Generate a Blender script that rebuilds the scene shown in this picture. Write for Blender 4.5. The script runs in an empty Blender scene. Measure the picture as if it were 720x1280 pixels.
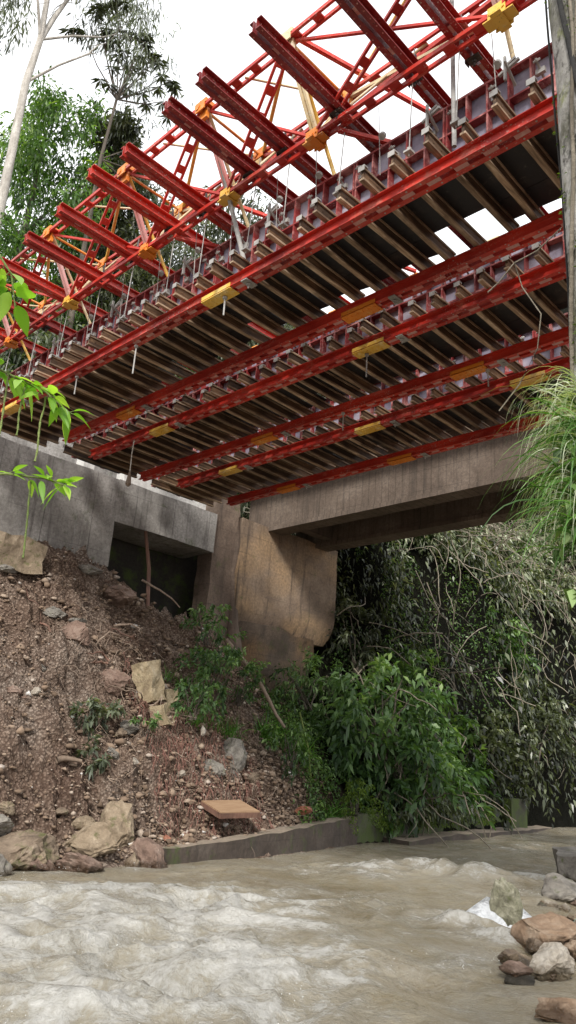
import bpy, math, random
import numpy as np
from mathutils import Vector, Matrix, noise

random.seed(7); RG = np.random.default_rng(11)
scene = bpy.context.scene
COL = scene.collection
PI = math.pi

# ------------------------------------------------------------------ helpers
class MB:
    """collects primitive shapes; build() links them as ONE mesh object"""
    def __init__(s): s.v = []; s.f = []
    def quadbox(s, c8):
        n = len(s.v); s.v += [tuple(p) for p in c8]
        s.f += [tuple(n+i for i in q) for q in ((0,3,2,1),(4,5,6,7),(0,1,5,4),(1,2,6,5),(2,3,7,6),(3,0,4,7))]
    def box(s, x0, x1, y0, y1, z0, z1):
        s.quadbox([(x0,y0,z0),(x1,y0,z0),(x1,y1,z0),(x0,y1,z0),(x0,y0,z1),(x1,y0,z1),(x1,y1,z1),(x0,y1,z1)])
    def bar(s, p, q, w, h, up=(0,0,1), off=(0,0)):
        p = Vector(p); q = Vector(q); d = (q-p).normalized(); u = Vector(up)
        if abs(d.dot(u)) > .98: u = Vector((1,0,0))
        sd = d.cross(u).normalized(); u = sd.cross(d)
        o = sd*off[0] + u*off[1]; a = sd*w/2; b = u*h/2
        s.quadbox([p+o-a-b, p+o+a-b, q+o+a-b, q+o-a-b, p+o-a+b, p+o+a+b, q+o+a+b, q+o-a+b])
    def tube(s, pts, rad, seg=7, cap=True):
        pts = [Vector(p) for p in pts]; n0 = len(s.v)
        if not hasattr(rad, '__len__'): rad = [rad]*len(pts)
        ref = Vector((.31,.2,.93)).normalized()
        for i, p in enumerate(pts):
            d = (pts[min(i+1,len(pts)-1)] - pts[max(i-1,0)]).normalized()
            r = ref if abs(d.dot(ref)) < .95 else Vector((1,0,0))
            a = d.cross(r).normalized(); b = d.cross(a)
            for k in range(seg):
                t = 2*PI*k/seg; s.v.append(tuple(p + (a*math.cos(t) + b*math.sin(t))*rad[i]))
        for i in range(len(pts)-1):
            for k in range(seg):
                k2 = (k+1) % seg
                s.f.append((n0+i*seg+k, n0+i*seg+k2, n0+(i+1)*seg+k2, n0+(i+1)*seg+k))
        if cap:
            s.f.append(tuple(n0+k for k in range(seg)))
            s.f.append(tuple(n0+(len(pts)-1)*seg+k for k in reversed(range(seg))))
    def channel(s, p, q, h, w, t, side, up=(0,0,1)):
        """C section, flanges pointing to 'side' (+1/-1), web on the other edge"""
        s.bar(p, q, t, h, up, (0, 0))
        s.bar(p, q, w, t, up, (side*(w/2+t/2+.0005), h/2-t/2))
        s.bar(p, q, w, t, up, (side*(w/2+t/2+.0005), -h/2+t/2))
    def build(s, name, mat, parent=None, smooth=False, shift=None):
        me = bpy.data.meshes.new(name)
        v = s.v if shift is None else [(a-shift[0], b-shift[1], c-shift[2]) for a,b,c in s.v]
        me.from_pydata(v, [], s.f); me.materials.append(mat)
        if smooth: me.polygons.foreach_set('use_smooth', [True]*len(me.polygons))
        o = bpy.data.objects.new(name, me); COL.objects.link(o)
        if shift is not None: o.location = shift
        if parent: o.parent = parent
        return o

def tag(o, label=None, cat=None, group=None, kind=None):
    if label: o['label'] = label
    if cat: o['category'] = cat
    if group: o['group'] = group
    if kind: o['kind'] = kind
    return o
def thing(name, loc, label, cat, group=None):
    o = bpy.data.objects.new(name, None); COL.objects.link(o); o.location = loc
    o.empty_display_size = .1
    return tag(o, label, cat, group)
def copy_thing(o, loc, label=None):
    c = o.copy(); COL.objects.link(c); c.location = loc
    if label: c['label'] = label
    for ch in o.children:
        d = ch.copy(); COL.objects.link(d); d.parent = c
        for g in ch.children:
            e = g.copy(); COL.objects.link(e); e.parent = d
    return c

# ------------------------------------------------------------------ materials
def newmat(name):
    m = bpy.data.materials.new(name); m.use_nodes = True
    nt = m.node_tree; b = nt.nodes['Principled BSDF']
    return m, nt, b
def N(nt, t, **kw):
    n = nt.nodes.new(t)
    for k, v in kw.items():
        if k in n.inputs: n.inputs[k].default_value = v
        else: setattr(n, k, v)
    return n
def ramp(nt, stops, fac=None, interp='LINEAR'):
    r = nt.nodes.new('ShaderNodeValToRGB'); cr = r.color_ramp; cr.interpolation = interp
    while len(cr.elements) < len(stops): cr.elements.new(.5)
    for e, (p, c) in zip(cr.elements, stops):
        e.position = p; e.color = (c[0], c[1], c[2], 1) if hasattr(c, '__len__') else (c, c, c, 1)
    if fac is not None: nt.links.new(fac, r.inputs[0])
    return r.outputs[0]
def coords(nt, scale=(1,1,1), obj=False):
    tc = nt.nodes.new('ShaderNodeTexCoord'); mp = nt.nodes.new('ShaderNodeMapping')
    geo = nt.nodes.new('ShaderNodeNewGeometry')
    nt.links.new(tc.outputs['Object'] if obj else geo.outputs['Position'], mp.inputs[0]); mp.inputs['Scale'].default_value = scale
    return mp.outputs[0]
def noi(nt, vec, scale, detail=6, rough=.6, dist=0):
    n = N(nt, 'ShaderNodeTexNoise', Scale=scale, Detail=detail, Roughness=rough, Distortion=dist)
    nt.links.new(vec, n.inputs['Vector']); return n.outputs[0]
def mix(nt, f, a, b, blend='MIX'):
    m = nt.nodes.new('ShaderNodeMix'); m.data_type = 'RGBA'; m.blend_type = blend
    for i, x in ((0, f), (6, a), (7, b)):
        if hasattr(x, 'is_linked') or hasattr(x, 'links'): nt.links.new(x, m.inputs[i])
        elif hasattr(x, '__len__'): m.inputs[i].default_value = (*x[:3], 1)
        else: m.inputs[i].default_value = x
    return m.outputs[2]
def bump(nt, b, h, strength=.4, dist=.02):
    n = N(nt, 'ShaderNodeBump', Strength=strength, Distance=dist)
    nt.links.new(h, n.inputs['Height']); nt.links.new(n.outputs[0], b.inputs['Normal'])
def objrand(nt):
    o = nt.nodes.new('ShaderNodeObjectInfo'); return o.outputs['Random']
def maprange(nt, x, a, b, c=0, d=1):
    m = nt.nodes.new('ShaderNodeMapRange'); nt.links.new(x, m.inputs[0])
    for i, v in zip((1,2,3,4), (a,b,c,d)): m.inputs[i].default_value = v
    return m.outputs[0]
def math_(nt, op, a, b=None):
    m = nt.nodes.new('ShaderNodeMath'); m.operation = op
    for i, x in ((0,a),(1,b)):
        if x is None: continue
        if hasattr(x, 'links'): nt.links.new(x, m.inputs[i])
        else: m.inputs[i].default_value = x
    return m.outputs[0]

def paint(name, base, worn, dark, rough=.42, wear=.55):
    m, nt, b = newmat(name); v = coords(nt)
    n1 = noi(nt, v, 3.5, 8, .7); n2 = noi(nt, v, 22, 5, .7); n3 = noi(nt, v, .9, 3, .5)
    c = mix(nt, maprange(nt, n3, .35, .65), base, dark)
    c = mix(nt, maprange(nt, n1, wear, wear+.13), c, worn)
    c = mix(nt, maprange(nt, n2, .6, .7, 0, .75), c, (.07,.03,.02))
    n4 = noi(nt, v, 38, 3, .6); n5 = noi(nt, v, 1.6, 4, .6)
    c = mix(nt, math_(nt, 'MULTIPLY', maprange(nt, n4, .6, .66), maprange(nt, n5, .5, .62)), c, (.45,.42,.38))
    c = mix(nt, math_(nt, 'MULTIPLY', maprange(nt, noi(nt, coords(nt, (.5,.5,3)), 6, 6, .7), .5, .68, 0, .6), maprange(nt, n5, .38, .6)), c, worn)
    nt.links.new(c, b.inputs['Base Color'])
    nt.links.new(maprange(nt, n2, .3, .7, rough-.1, rough+.25), b.inputs['Roughness'])
    bump(nt, b, n2, .15, .004); return m
M = {}
M['red'] = paint('red_steel', (.58,.034,.018), (.52,.13,.09), (.27,.014,.01))
M['maroon'] = paint('maroon_steel', (.34,.018,.016), (.5,.17,.15), (.15,.009,.009), .36, .6)
M['redbeam'] = paint('crossbeam_red', (.58,.040,.020), (.6,.2,.15), (.32,.018,.012), .36, .62)
M['pink'] = paint('faded_red_steel', (.55,.30,.28), (.6,.42,.38), (.45,.12,.1))
M['orange'] = paint('orange_steel', (.75,.24,.02), (.7,.4,.12), (.55,.15,.015))
M['yellow'] = paint('yellow_steel', (.80,.52,.09), (.75,.6,.3), (.6,.33,.04))
M['cream'] = paint('cream_steel', (.76,.64,.40), (.7,.62,.48), (.5,.36,.16))
M['galv'] = paint('galvanised_steel', (.36,.35,.33), (.5,.49,.46), (.2,.19,.18), .4)
M['frame'] = paint('mould_frame_steel', (.27,.022,.02), (.5,.22,.2), (.13,.012,.012), .45, .5)
M['darksteel'] = paint('dark_steel', (.05,.045,.04), (.12,.1,.09), (.03,.03,.03), .45)

def wood(name, c0, c1, c2, axis='Y', dirt=.5):
    m, nt, b = newmat(name)
    sc = {'Y': (14, 1.2, 14), 'X': (1.2, 14, 14), 'Z': (14, 14, 1.2)}[axis]
    v = coords(nt, sc); n1 = noi(nt, v, 1.6, 8, .65, .3); n2 = noi(nt, coords(nt), 1.7, 5, .6)
    r = objrand(nt)
    c = ramp(nt, [(.3, c0), (.5, c1), (.72, c2)], n1)
    c = mix(nt, maprange(nt, r, .2, 1, 0, .8), c, c0)
    c = mix(nt, maprange(nt, n2, dirt, dirt+.2, 0, .8), c, [x*.3 for x in c0])
    nt.links.new(c, b.inputs['Base Color']); b.inputs['Roughness'].default_value = .75
    bump(nt, b, n1, .3, .006); return m
M['joist'] = wood('shaded_joist_timber', (.028,.016,.010), (.11,.06,.03), (.30,.18,.09))  # web timber: shade on the joist sides put into the dark colour
M['flange'] = wood('lit_flange_timber', (.09,.058,.036), (.40,.28,.18), (.75,.62,.46))  # flange timber: its lit edges put into the paler colour
M['pallet'] = wood('pale_board', (.22,.13,.07), (.42,.28,.17), (.55,.40,.26), 'Y', .75)
M['post'] = wood('weathered_post', (.10,.05,.035), (.19,.1,.07), (.26,.17,.12), 'Z')
M['twig'] = wood('dead_twig', (.14,.10,.07), (.27,.2,.15), (.42,.34,.27), 'Z', .9)

def ply():
    m, nt, b = newmat('dark_plywood'); v = coords(nt)
    n1 = noi(nt, v, 2.2, 7, .7); n2 = noi(nt, v, 9, 6, .7)
    c = ramp(nt, [(.3, (.004,.004,.006)), (.52, (.012,.009,.009)), (.62, (.04,.028,.022)), (.75,(.12,.095,.075))], n1)
    c = mix(nt, maprange(nt, n2, .6, .7, 0, .5), c, (.2,.17,.14))
    c = mix(nt, maprange(nt, objrand(nt), .3, 1, 0, .6), c, (.01,.01,.014))
    nt.links.new(c, b.inputs['Base Color']); b.inputs['Roughness'].default_value = .55; bump(nt, b, n2, .2, .004)
    return m
M['ply'] = ply()
def face():
    m, nt, b = newmat('formwork_face'); v = coords(nt)
    n1 = noi(nt, v, 1.3, 5, .6); n2 = noi(nt, v, 8, 6, .7)
    c = ramp(nt, [(.34, (.10,.085,.12)), (.5, (.26,.24,.31)), (.66, (.42,.40,.47))], n1)  # lilac grey holds the sky reflected in the sheet, as plain colour
    c = mix(nt, maprange(nt, n2, .56, .72, 0, .7), c, (.10,.07,.07))
    nt.links.new(c, b.inputs['Base Color']); b.inputs['Roughness'].default_value = .35
    return m
M['face'] = face()

def concrete(name, lo, mid, hi, stain, moss=0, vert=.5, warm=None, top=None, vl=None):
    m, nt, b = newmat(name); v = coords(nt)
    big = noi(nt, v, .8, 6, .62); fine = noi(nt, v, 14, 8, .75)
    streak = noi(nt, coords(nt, (3.2,3.2,.22)), 1.5, 7, .7)
    c = ramp(nt, [(.28, lo), (.5, mid), (.72, hi)], big)
    if warm: c = mix(nt, maprange(nt, noi(nt, coords(nt,(1,1,1.6)), .55, 4, .5), .44, .62), c, warm)
    c = mix(nt, maprange(nt, fine, .4, .65, 0, .6), c, [x*.7 for x in lo])
    c = mix(nt, maprange(nt, streak, .52, .7, 0, vert), c, stain)
    sep = nt.nodes.new('ShaderNodeSeparateXYZ'); nt.links.new(v, sep.inputs[0])
    # board joints every 0.55 m in height
    fr = math_(nt, 'FRACT', math_(nt, 'MULTIPLY', math_(nt, 'ADD', sep.outputs[2], maprange(nt, big, 0, 1, -.03, .03)), 1/.55))
    ln = math_(nt, 'MULTIPLY', maprange(nt, math_(nt, 'ABSOLUTE', math_(nt, 'SUBTRACT', fr, .5)), .0, .02, .6, 0), maprange(nt, noi(nt, v, 1.1, 3, .6), .42, .6))
    c = mix(nt, ln, c, [x*.35 for x in lo])
    if vl:
        ax, spc, wd_, st_ = vl
        fv = math_(nt, 'FRACT', math_(nt, 'MULTIPLY', math_(nt, 'ADD', sep.outputs[ax], maprange(nt, big, 0, 1, -.02, .02)), 1/spc))
        l2 = math_(nt, 'MULTIPLY', maprange(nt, math_(nt, 'ABSOLUTE', math_(nt, 'SUBTRACT', fv, .5)), .0, wd_, st_, 0), maprange(nt, noi(nt, v, .9, 4, .6), .35, .6))
        c = mix(nt, l2, c, [x*.3 for x in lo])
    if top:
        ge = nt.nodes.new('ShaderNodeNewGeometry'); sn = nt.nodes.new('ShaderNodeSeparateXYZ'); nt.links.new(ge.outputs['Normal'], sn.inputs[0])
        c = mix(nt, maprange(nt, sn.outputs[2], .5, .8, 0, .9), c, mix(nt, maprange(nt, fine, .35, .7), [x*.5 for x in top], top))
    if moss:
        g = noi(nt, v, 1.9, 7, .7)
        c = mix(nt, maprange(nt, g, .62-moss*.25, .75-moss*.2, 0, .9), c, (.05,.075,.012))
    nt.links.new(c, b.inputs['Base Color']); b.inputs['Roughness'].default_value = .88
    bump(nt, b, math_(nt, 'ADD', fine, math_(nt, 'MULTIPLY', big, 1.5)), .5, .03); return m
M['conc'] = concrete('grey_concrete', (.13,.118,.108), (.29,.275,.255), (.46,.44,.415), (.055,.047,.042), .1, .7, None, None, (1, 1.22, .014, .85))
M['conclit'] = concrete('lit_pale_concrete', (.5,.49,.47), (.68,.67,.64), (.8,.79,.76), (.34,.32,.3), 0, .2)  # daylight on the seat between the forms is put into this pale colour
M['conctan'] = concrete('stained_tan_concrete', (.10,.072,.05), (.21,.15,.105), (.33,.25,.18), (.05,.037,.028), .05, .95, (.33,.22,.125))
M['concbrown'] = concrete('brown_concrete', (.07,.05,.037), (.14,.10,.075), (.22,.165,.125), (.04,.03,.024), .1, .6)
M['concgirder'] = concrete('girder_concrete', (.08,.058,.043), (.14,.105,.08), (.22,.175,.14), (.045,.035,.028), 0, .8, None, None, (0, .22, .12, .6))
M['foundation'] = concrete('foundation_concrete', (.05,.036,.026), (.11,.08,.058), (.2,.145,.10), (.03,.022,.017), .35, .7, (.2,.12,.06))
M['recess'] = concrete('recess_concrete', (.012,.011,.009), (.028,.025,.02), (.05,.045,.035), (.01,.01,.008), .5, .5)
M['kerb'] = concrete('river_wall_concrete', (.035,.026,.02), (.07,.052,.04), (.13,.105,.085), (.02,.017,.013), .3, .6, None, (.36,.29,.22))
M['mosswall'] = concrete('mossy_concrete', (.03,.03,.02), (.06,.055,.04), (.1,.09,.07), (.02,.02,.015), .9, .4)

def rockmat(name, lo, mid, hi, moss=0, sc=3):
    m, nt, b = newmat(name); v = coords(nt)
    a = noi(nt, v, sc, 9, .72, .4); f = noi(nt, v, sc*9, 6, .75)
    c = ramp(nt, [(.3, lo), (.5, mid), (.7, hi)], a)
    c = mix(nt, maprange(nt, f, .35, .7, 0, .5), c, lo)
    if moss: c = mix(nt, maprange(nt, noi(nt, v, sc*1.3, 7, .7), .62-.2*moss, .72-.15*moss, 0, .85), c, (.07,.085,.015))
    sp_ = nt.nodes.new('ShaderNodeSeparateXYZ'); nt.links.new(v, sp_.inputs[0]); wz = math_(nt, 'ADD', sp_.outputs[2], maprange(nt, a, .2, .8, -.08, .08))
    wet = maprange(nt, wz, .07, .15, 1, 0); c = mix(nt, wet, c, mix(nt, 1.0, c, (.32,.28,.22), 'MULTIPLY'))
    nt.links.new(c, b.inputs['Base Color']); nt.links.new(maprange(nt, wet, 0, 1, .8, .25), b.inputs['Roughness'])
    bump(nt, b, math_(nt, 'ADD', f, math_(nt, 'MULTIPLY', a, 3)), .9, .02); return m
M['rock'] = rockmat('brown_rock', (.09,.065,.045), (.22,.165,.115), (.38,.3,.22), .35, 2.5)
M['rocksoil'] = rockmat('soil_covered_rock', (.10,.062,.045), (.22,.145,.11), (.34,.26,.21), .1, 4)
M['rockgrey'] = rockmat('grey_rock', (.10,.09,.08), (.23,.21,.18), (.38,.35,.30), .25, 4)
M['rockmoss'] = rockmat('lichened_rock', (.08,.075,.05), (.26,.25,.17), (.48,.46,.36), .3, 9)
M['rockorange'] = rockmat('orange_rock', (.14,.085,.05), (.25,.17,.11), (.40,.32,.24), 0, 3)
M['rockwhite'] = rockmat('white_rock', (.2,.16,.12), (.4,.36,.3), (.55,.52,.47), 0, 4)
M['rocktan'] = rockmat('tan_rock', (.13,.095,.06), (.28,.215,.145), (.44,.36,.26), .3, 4)

def soil():
    m, nt, b = newmat('bank_soil'); v = coords(nt)
    big = noi(nt, v, .55, 5, .6); med = noi(nt, v, 3.5, 8, .72); fine = noi(nt, v, 26, 8, .8)
    vo = N(nt, 'ShaderNodeTexVoronoi', Scale=19.0); nt.links.new(v, vo.inputs['Vector'])
    vo2 = N(nt, 'ShaderNodeTexVoronoi', Scale=7.0); nt.links.new(v, vo2.inputs['Vector'])
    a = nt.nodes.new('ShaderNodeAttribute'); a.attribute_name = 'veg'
    c = ramp(nt, [(.3, (.21,.145,.112)), (.5, (.38,.285,.22)), (.68, (.50,.42,.35))], big)
    c = mix(nt, maprange(nt, med, .38, .7, 0, .7), c, (.13,.075,.052))
    c = mix(nt, maprange(nt, fine, .5, .72, 0, .75), c, (.42,.34,.28))
    c = mix(nt, maprange(nt, vo.outputs['Distance'], .2, .6, .0, .7), c, (.07,.042,.03))
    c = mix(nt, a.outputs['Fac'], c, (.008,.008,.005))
    nt.links.new(c, b.inputs['Base Color']); b.inputs['Roughness'].default_value = 1.0; b.inputs['Specular IOR Level'].default_value = .08
    h = math_(nt, 'ADD', math_(nt, 'MULTIPLY', med, 2.5), math_(nt, 'ADD', fine, math_(nt, 'MULTIPLY', vo.outputs['Distance'], -1.5)))
    h = math_(nt, 'ADD', h, math_(nt, 'MULTIPLY', vo2.outputs['Distance'], -1.5))
    bump(nt, b, h, 1.0, .05); return m
M['soil'] = soil()
def gravelmat():
    m, nt, b = newmat('gravel_stone')
    a = nt.nodes.new('ShaderNodeAttribute'); a.attribute_name = 'var'
    c = ramp(nt, [(0,(.11,.074,.048)),(.4,(.25,.175,.12)),(.75,(.37,.29,.22)),(.95,(.5,.46,.42)),(1,(.62,.6,.57))], a.outputs['Fac'])
    n = noi(nt, coords(nt), 30, 4, .7); c = mix(nt, maprange(nt, n, .4, .7, 0, .5), c, (.13,.09,.065))
    nt.links.new(c, b.inputs['Base Color']); b.inputs['Roughness'].default_value = .9; return m
M['gravel'] = gravelmat()

def leafmat(name, stops, trans=.35, rough=.45, spec=.5):
    m, nt, b = newmat(name)
    a = nt.nodes.new('ShaderNodeAttribute'); a.attribute_name = 'var'
    c = ramp(nt, stops, a.outputs['Fac'])
    nt.links.new(c, b.inputs['Base Color']); b.inputs['Roughness'].default_value = rough
    b.inputs['Specular IOR Level'].default_value = spec
    t = nt.nodes.new('ShaderNodeBsdfTranslucent')
    c2 = mix(nt, 1.0, c, (1.5,1.6,.5), 'MULTIPLY'); nt.links.new(c2, t.inputs[0])
    ms = nt.nodes.new('ShaderNodeMixShader'); ms.inputs[0].default_value = trans
    nt.links.new(b.outputs[0], ms.inputs[1]); nt.links.new(t.outputs[0], ms.inputs[2])
    nt.links.new(ms.outputs[0], nt.nodes['Material Output'].inputs[0]); return m
M['lf_bright'] = leafmat('bright_leaf', [(0,(.08,.18,.02)),(.6,(.19,.38,.045)),(1,(.42,.6,.12))], .5)
M['lf_bush'] = leafmat('bush_leaf', [(0,(.025,.055,.022)),(.4,(.08,.155,.055)),(.75,(.17,.28,.10)),(1,(.38,.50,.26))])
M['lf_tree'] = leafmat('tree_leaf', [(0,(.02,.045,.012)),(.45,(.07,.15,.03)),(.8,(.17,.30,.06)),(1,(.34,.45,.14))])
M['lf_dark'] = leafmat('dark_leaf', [(0,(.02,.026,.014)),(.45,(.055,.065,.035)),(.8,(.13,.15,.08)),(1,(.3,.32,.2))], .25)
M['lf_euc'] = leafmat('grey_green_leaf', [(0,(.05,.06,.045)),(.5,(.12,.145,.095)),(1,(.30,.34,.24))], .3)
M['lf_slope'] = leafmat('slope_leaf', [(0,(.010,.014,.007)),(.3,(.035,.043,.022)),(.6,(.09,.11,.055)),(.85,(.20,.225,.135)),(1,(.44,.46,.34))], .25, .35)
M['lf_green'] = leafmat('undergrowth_leaf', [(0,(.018,.04,.012)),(.45,(.07,.14,.04)),(.8,(.17,.28,.08)),(1,(.34,.47,.2))], .3)
M['lf_moss'] = leafmat('moss_leaf', [(0,(.04,.07,.008)),(.6,(.10,.16,.015)),(1,(.2,.3,.03))], .3, .7)
M['lf_grass'] = leafmat('grass_blade', [(0,(.05,.10,.025)),(.4,(.12,.2,.06)),(.75,(.3,.38,.2)),(1,(.52,.56,.42))], .35)
M['lf_grassgreen'] = leafmat('green_blade', [(0,(.03,.08,.012)),(.6,(.08,.19,.03)),(1,(.16,.32,.06))], .35)

def barkmat(name, lo, hi, moss=0, sc=6):
    m, nt, b = newmat(name); v = coords(nt, (1,1,.25))
    a = noi(nt, v, sc, 8, .7, .5); f = noi(nt, coords(nt), sc*4, 7, .75)
    c = ramp(nt, [(.33, lo), (.62, hi)], a); c = mix(nt, maprange(nt, f, .5, .68, 0, .8), c, lo)
    if moss:
        c = mix(nt, maprange(nt, noi(nt, coords(nt), 4.5, 8, .75), .58-.2*moss, .68-.15*moss, 0, .9), c, (.20,.22,.06))
        c = mix(nt, maprange(nt, noi(nt, coords(nt), 7, 8, .75), .52, .60, 0, .9), c, (.03,.027,.02))
        c = mix(nt, maprange(nt, noi(nt, coords(nt), 2.2, 6, .7), .5, .62, 0, .8), c, (.10,.095,.06))
    nt.links.new(c, b.inputs['Base Color']); b.inputs['Roughness'].default_value = .85
    bump(nt, b, math_(nt, 'ADD', f, a), .9, .03); return m
M['bark_pale'] = barkmat('pale_bark', (.26,.235,.2), (.58,.55,.5))
M['bark_dark'] = barkmat('dark_bark', (.05,.04,.03), (.14,.115,.09))
M['bark_moss'] = barkmat('mossy_bark', (.2,.19,.17), (.62,.6,.56), .35, 5)
M['stem_green'] = barkmat('green_stem', (.12,.17,.04), (.26,.32,.1))
M['vine'] = barkmat('pale_vine', (.12,.10,.07), (.30,.26,.2))
M['rope'] = barkmat('rope', (.4,.38,.33), (.62,.6,.55))
M['cable'] = barkmat('black_vine', (.012,.012,.012), (.03,.028,.025))
m_, nt_, b_ = newmat('white_bag'); b_.inputs['Base Color'].default_value = (.6,.62,.64,1); b_.inputs['Roughness'].default_value = .35
bump(nt_, b_, noi(nt_, coords(nt_), 9, 6, .6, 1.5), 1.0, .08); M['bag'] = m_
m_, nt_, b_ = newmat('blue_plastic'); nt_.links.new(ramp(nt_, [(.4,(.05,.2,.2)),(.6,(.2,.45,.42))], noi(nt_, coords(nt_), 9)), b_.inputs['Base Color']); M['blue'] = m_
m_, nt_, b_ = newmat('brick_red'); nt_.links.new(ramp(nt_, [(.4,(.2,.07,.04)),(.6,(.3,.13,.08))], noi(nt_, coords(nt_), 12)), b_.inputs['Base Color']); M['brick'] = m_

def water():
    m, nt, b = newmat('silty_water'); v = coords(nt)
    at = nt.nodes.new('ShaderNodeAttribute'); at.attribute_name = 'foam'
    w = N(nt, 'ShaderNodeTexNoise', Scale=1.7, Detail=4.0); nt.links.new(v, w.inputs['Vector'])
    vm = nt.nodes.new('ShaderNodeVectorMath'); vm.operation = 'MULTIPLY_ADD'
    nt.links.new(w.outputs['Color'], vm.inputs[0]); vm.inputs[1].default_value = (.45,.45,.45); nt.links.new(v, vm.inputs[2])
    mp = nt.nodes.new('ShaderNodeMapping'); mp.inputs['Scale'].default_value = (1.15,.85,1); nt.links.new(vm.outputs[0], mp.inputs[0])
    f1 = noi(nt, mp.outputs[0], 1.9, 14, .66, .2); f2 = noi(nt, mp.outputs[0], 15, 9, .85, .3)
    vo = N(nt, 'ShaderNodeTexVoronoi', Scale=7.5); vo.feature = 'DISTANCE_TO_EDGE'; nt.links.new(mp.outputs[0], vo.inputs['Vector'])
    lace = maprange(nt, vo.outputs['Distance'], .0, .16, 1, 0)
    s = math_(nt, 'ADD', math_(nt, 'MULTIPLY', f1, .62), math_(nt, 'ADD', math_(nt, 'MULTIPLY', f2, .36), math_(nt, 'MULTIPLY', lace, .03)))
    thr = math_(nt, 'SUBTRACT', .66, math_(nt, 'MULTIPLY', at.outputs['Fac'], .25))
    d = math_(nt, 'SUBTRACT', s, thr)
    fz = maprange(nt, noi(nt, mp.outputs[0], 14, 10, .8, .5), .38, .58, .35, 1)
    fz2 = maprange(nt, f1, .40, .58, .5, 1)
    foam = math_(nt, 'MULTIPLY', maprange(nt, d, -.015, .10), math_(nt, 'MULTIPLY', fz, fz2)); soft = maprange(nt, d, -.2, .03, 0, .9)
    base = ramp(nt, [(.35,(.175,.14,.085)),(.5,(.225,.188,.122)),(.65,(.275,.236,.162))], noi(nt, mp.outputs[0], .7, 6, .6))
    c = mix(nt, soft, base, (.31,.29,.24)); c = mix(nt, math_(nt,'MINIMUM',math_(nt,'MULTIPLY',foam,1.25),1.0), c, (.52,.51,.475))
    nt.links.new(c, b.inputs['Base Color'])
    nt.links.new(maprange(nt, foam, 0, 1, .12, .6), b.inputs['Roughness']); b.inputs['IOR'].default_value = 1.33
    n1 = noi(nt, mp.outputs[0], 3.6, 9, .66); n2 = noi(nt, mp.outputs[0], 26, 6, .75)
    h = math_(nt, 'ADD', math_(nt, 'MULTIPLY', n1, 2.0), math_(nt, 'ADD', math_(nt, 'MULTIPLY', n2, .8), math_(nt, 'MULTIPLY', foam, .35)))
    bump(nt, b, h, .8, .05); return m
M['water'] = water()

# ------------------------------------------------------------------ mesh-from-arrays (leaves, stones)
def arr_obj(name, V, F, mat, var=None, parent=None, smooth=False, k=4):
    me = bpy.data.meshes.new(name); nv, nf = len(V), len(F)
    me.vertices.add(nv); me.vertices.foreach_set('co', np.asarray(V, np.float32).ravel())
    me.loops.add(nf*k); me.loops.foreach_set('vertex_index', np.asarray(F, np.int32).ravel())
    me.polygons.add(nf); me.polygons.foreach_set('loop_start', np.arange(0, nf*k, k, dtype=np.int32))
    me.polygons.foreach_set('loop_total', np.full(nf, k, np.int32))
    if smooth: me.polygons.foreach_set('use_smooth', np.ones(nf, bool))
    if var is not None:
        a = me.attributes.new('var', 'FLOAT', 'POINT'); a.data.foreach_set('value', np.asarray(var, np.float32))
    me.materials.append(mat); me.update(calc_edges=True); me.validate()
    o = bpy.data.objects.new(name, me); COL.objects.link(o)
    if parent: o.parent = parent
    return o
def unit(a): return a/np.maximum(np.linalg.norm(a, axis=-1, keepdims=True), 1e-9)
def leaf_arrays(P, D, L, W, fold=.25, droop=.25):
    n = len(P); D = unit(D); S = unit(np.cross(D, unit(RG.normal(size=(n,3)) + np.array([0,0,1.6])))); U = np.cross(S, D)
    L = np.broadcast_to(L, (n,))[:,None]; W = np.broadcast_to(W, (n,))[:,None]
    a = P; m = P + D*L*.45 ; t = P + D*L - np.array([0,0,1.])*L*droop
    V = np.stack([a, m + S*W/2 + U*W*fold, t, m - S*W/2 + U*W*fold], 1).reshape(-1,3)
    F = np.arange(4*n).reshape(n,4); return V, F
def leaves(name, P, D, L, W, mat, var, parent=None, fold=.25, droop=.25):
    V, F = leaf_arrays(P, D, L, W, fold, droop)
    return arr_obj(name, V, F, mat, np.repeat(np.clip(var,0,1), 4), parent)
def blades(name, P, D, L, W, mat, var, parent=None, seg=6, sag=.9):
    """long arching grass blades: ribbons that bend under their weight"""
    n = len(P); D = unit(D); S = unit(np.cross(D, unit(RG.normal(size=(n,3))+[0,0,.8])))
    L = np.broadcast_to(L,(n,)); W = np.broadcast_to(W,(n,)); sag = np.broadcast_to(sag, (n,))
    p = P.copy(); d = D.copy(); rows = []
    for i in range(seg+1):
        w = (W*(1-(i/seg)**1.6)+.0006)[:,None]
        rows.append(np.stack([p - S*w/2, p + S*w/2], 1))
        p = p + d*(L/seg)[:,None]; d = unit(d + np.array([0,0,-1.])*(sag*.42)[:,None]*(0.5+i/seg))
    V = np.stack(rows, 1)  # n, seg+1, 2, 3
    idx = np.arange(n*(seg+1)*2).reshape(n, seg+1, 2)
    F = np.stack([idx[:,:-1,0], idx[:,:-1,1], idx[:,1:,1], idx[:,1:,0]], -1).reshape(-1,4)
    return arr_obj(name, V.reshape(-1,3), F, mat, np.repeat(np.clip(var,0,1), (seg+1)*2), parent)

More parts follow.
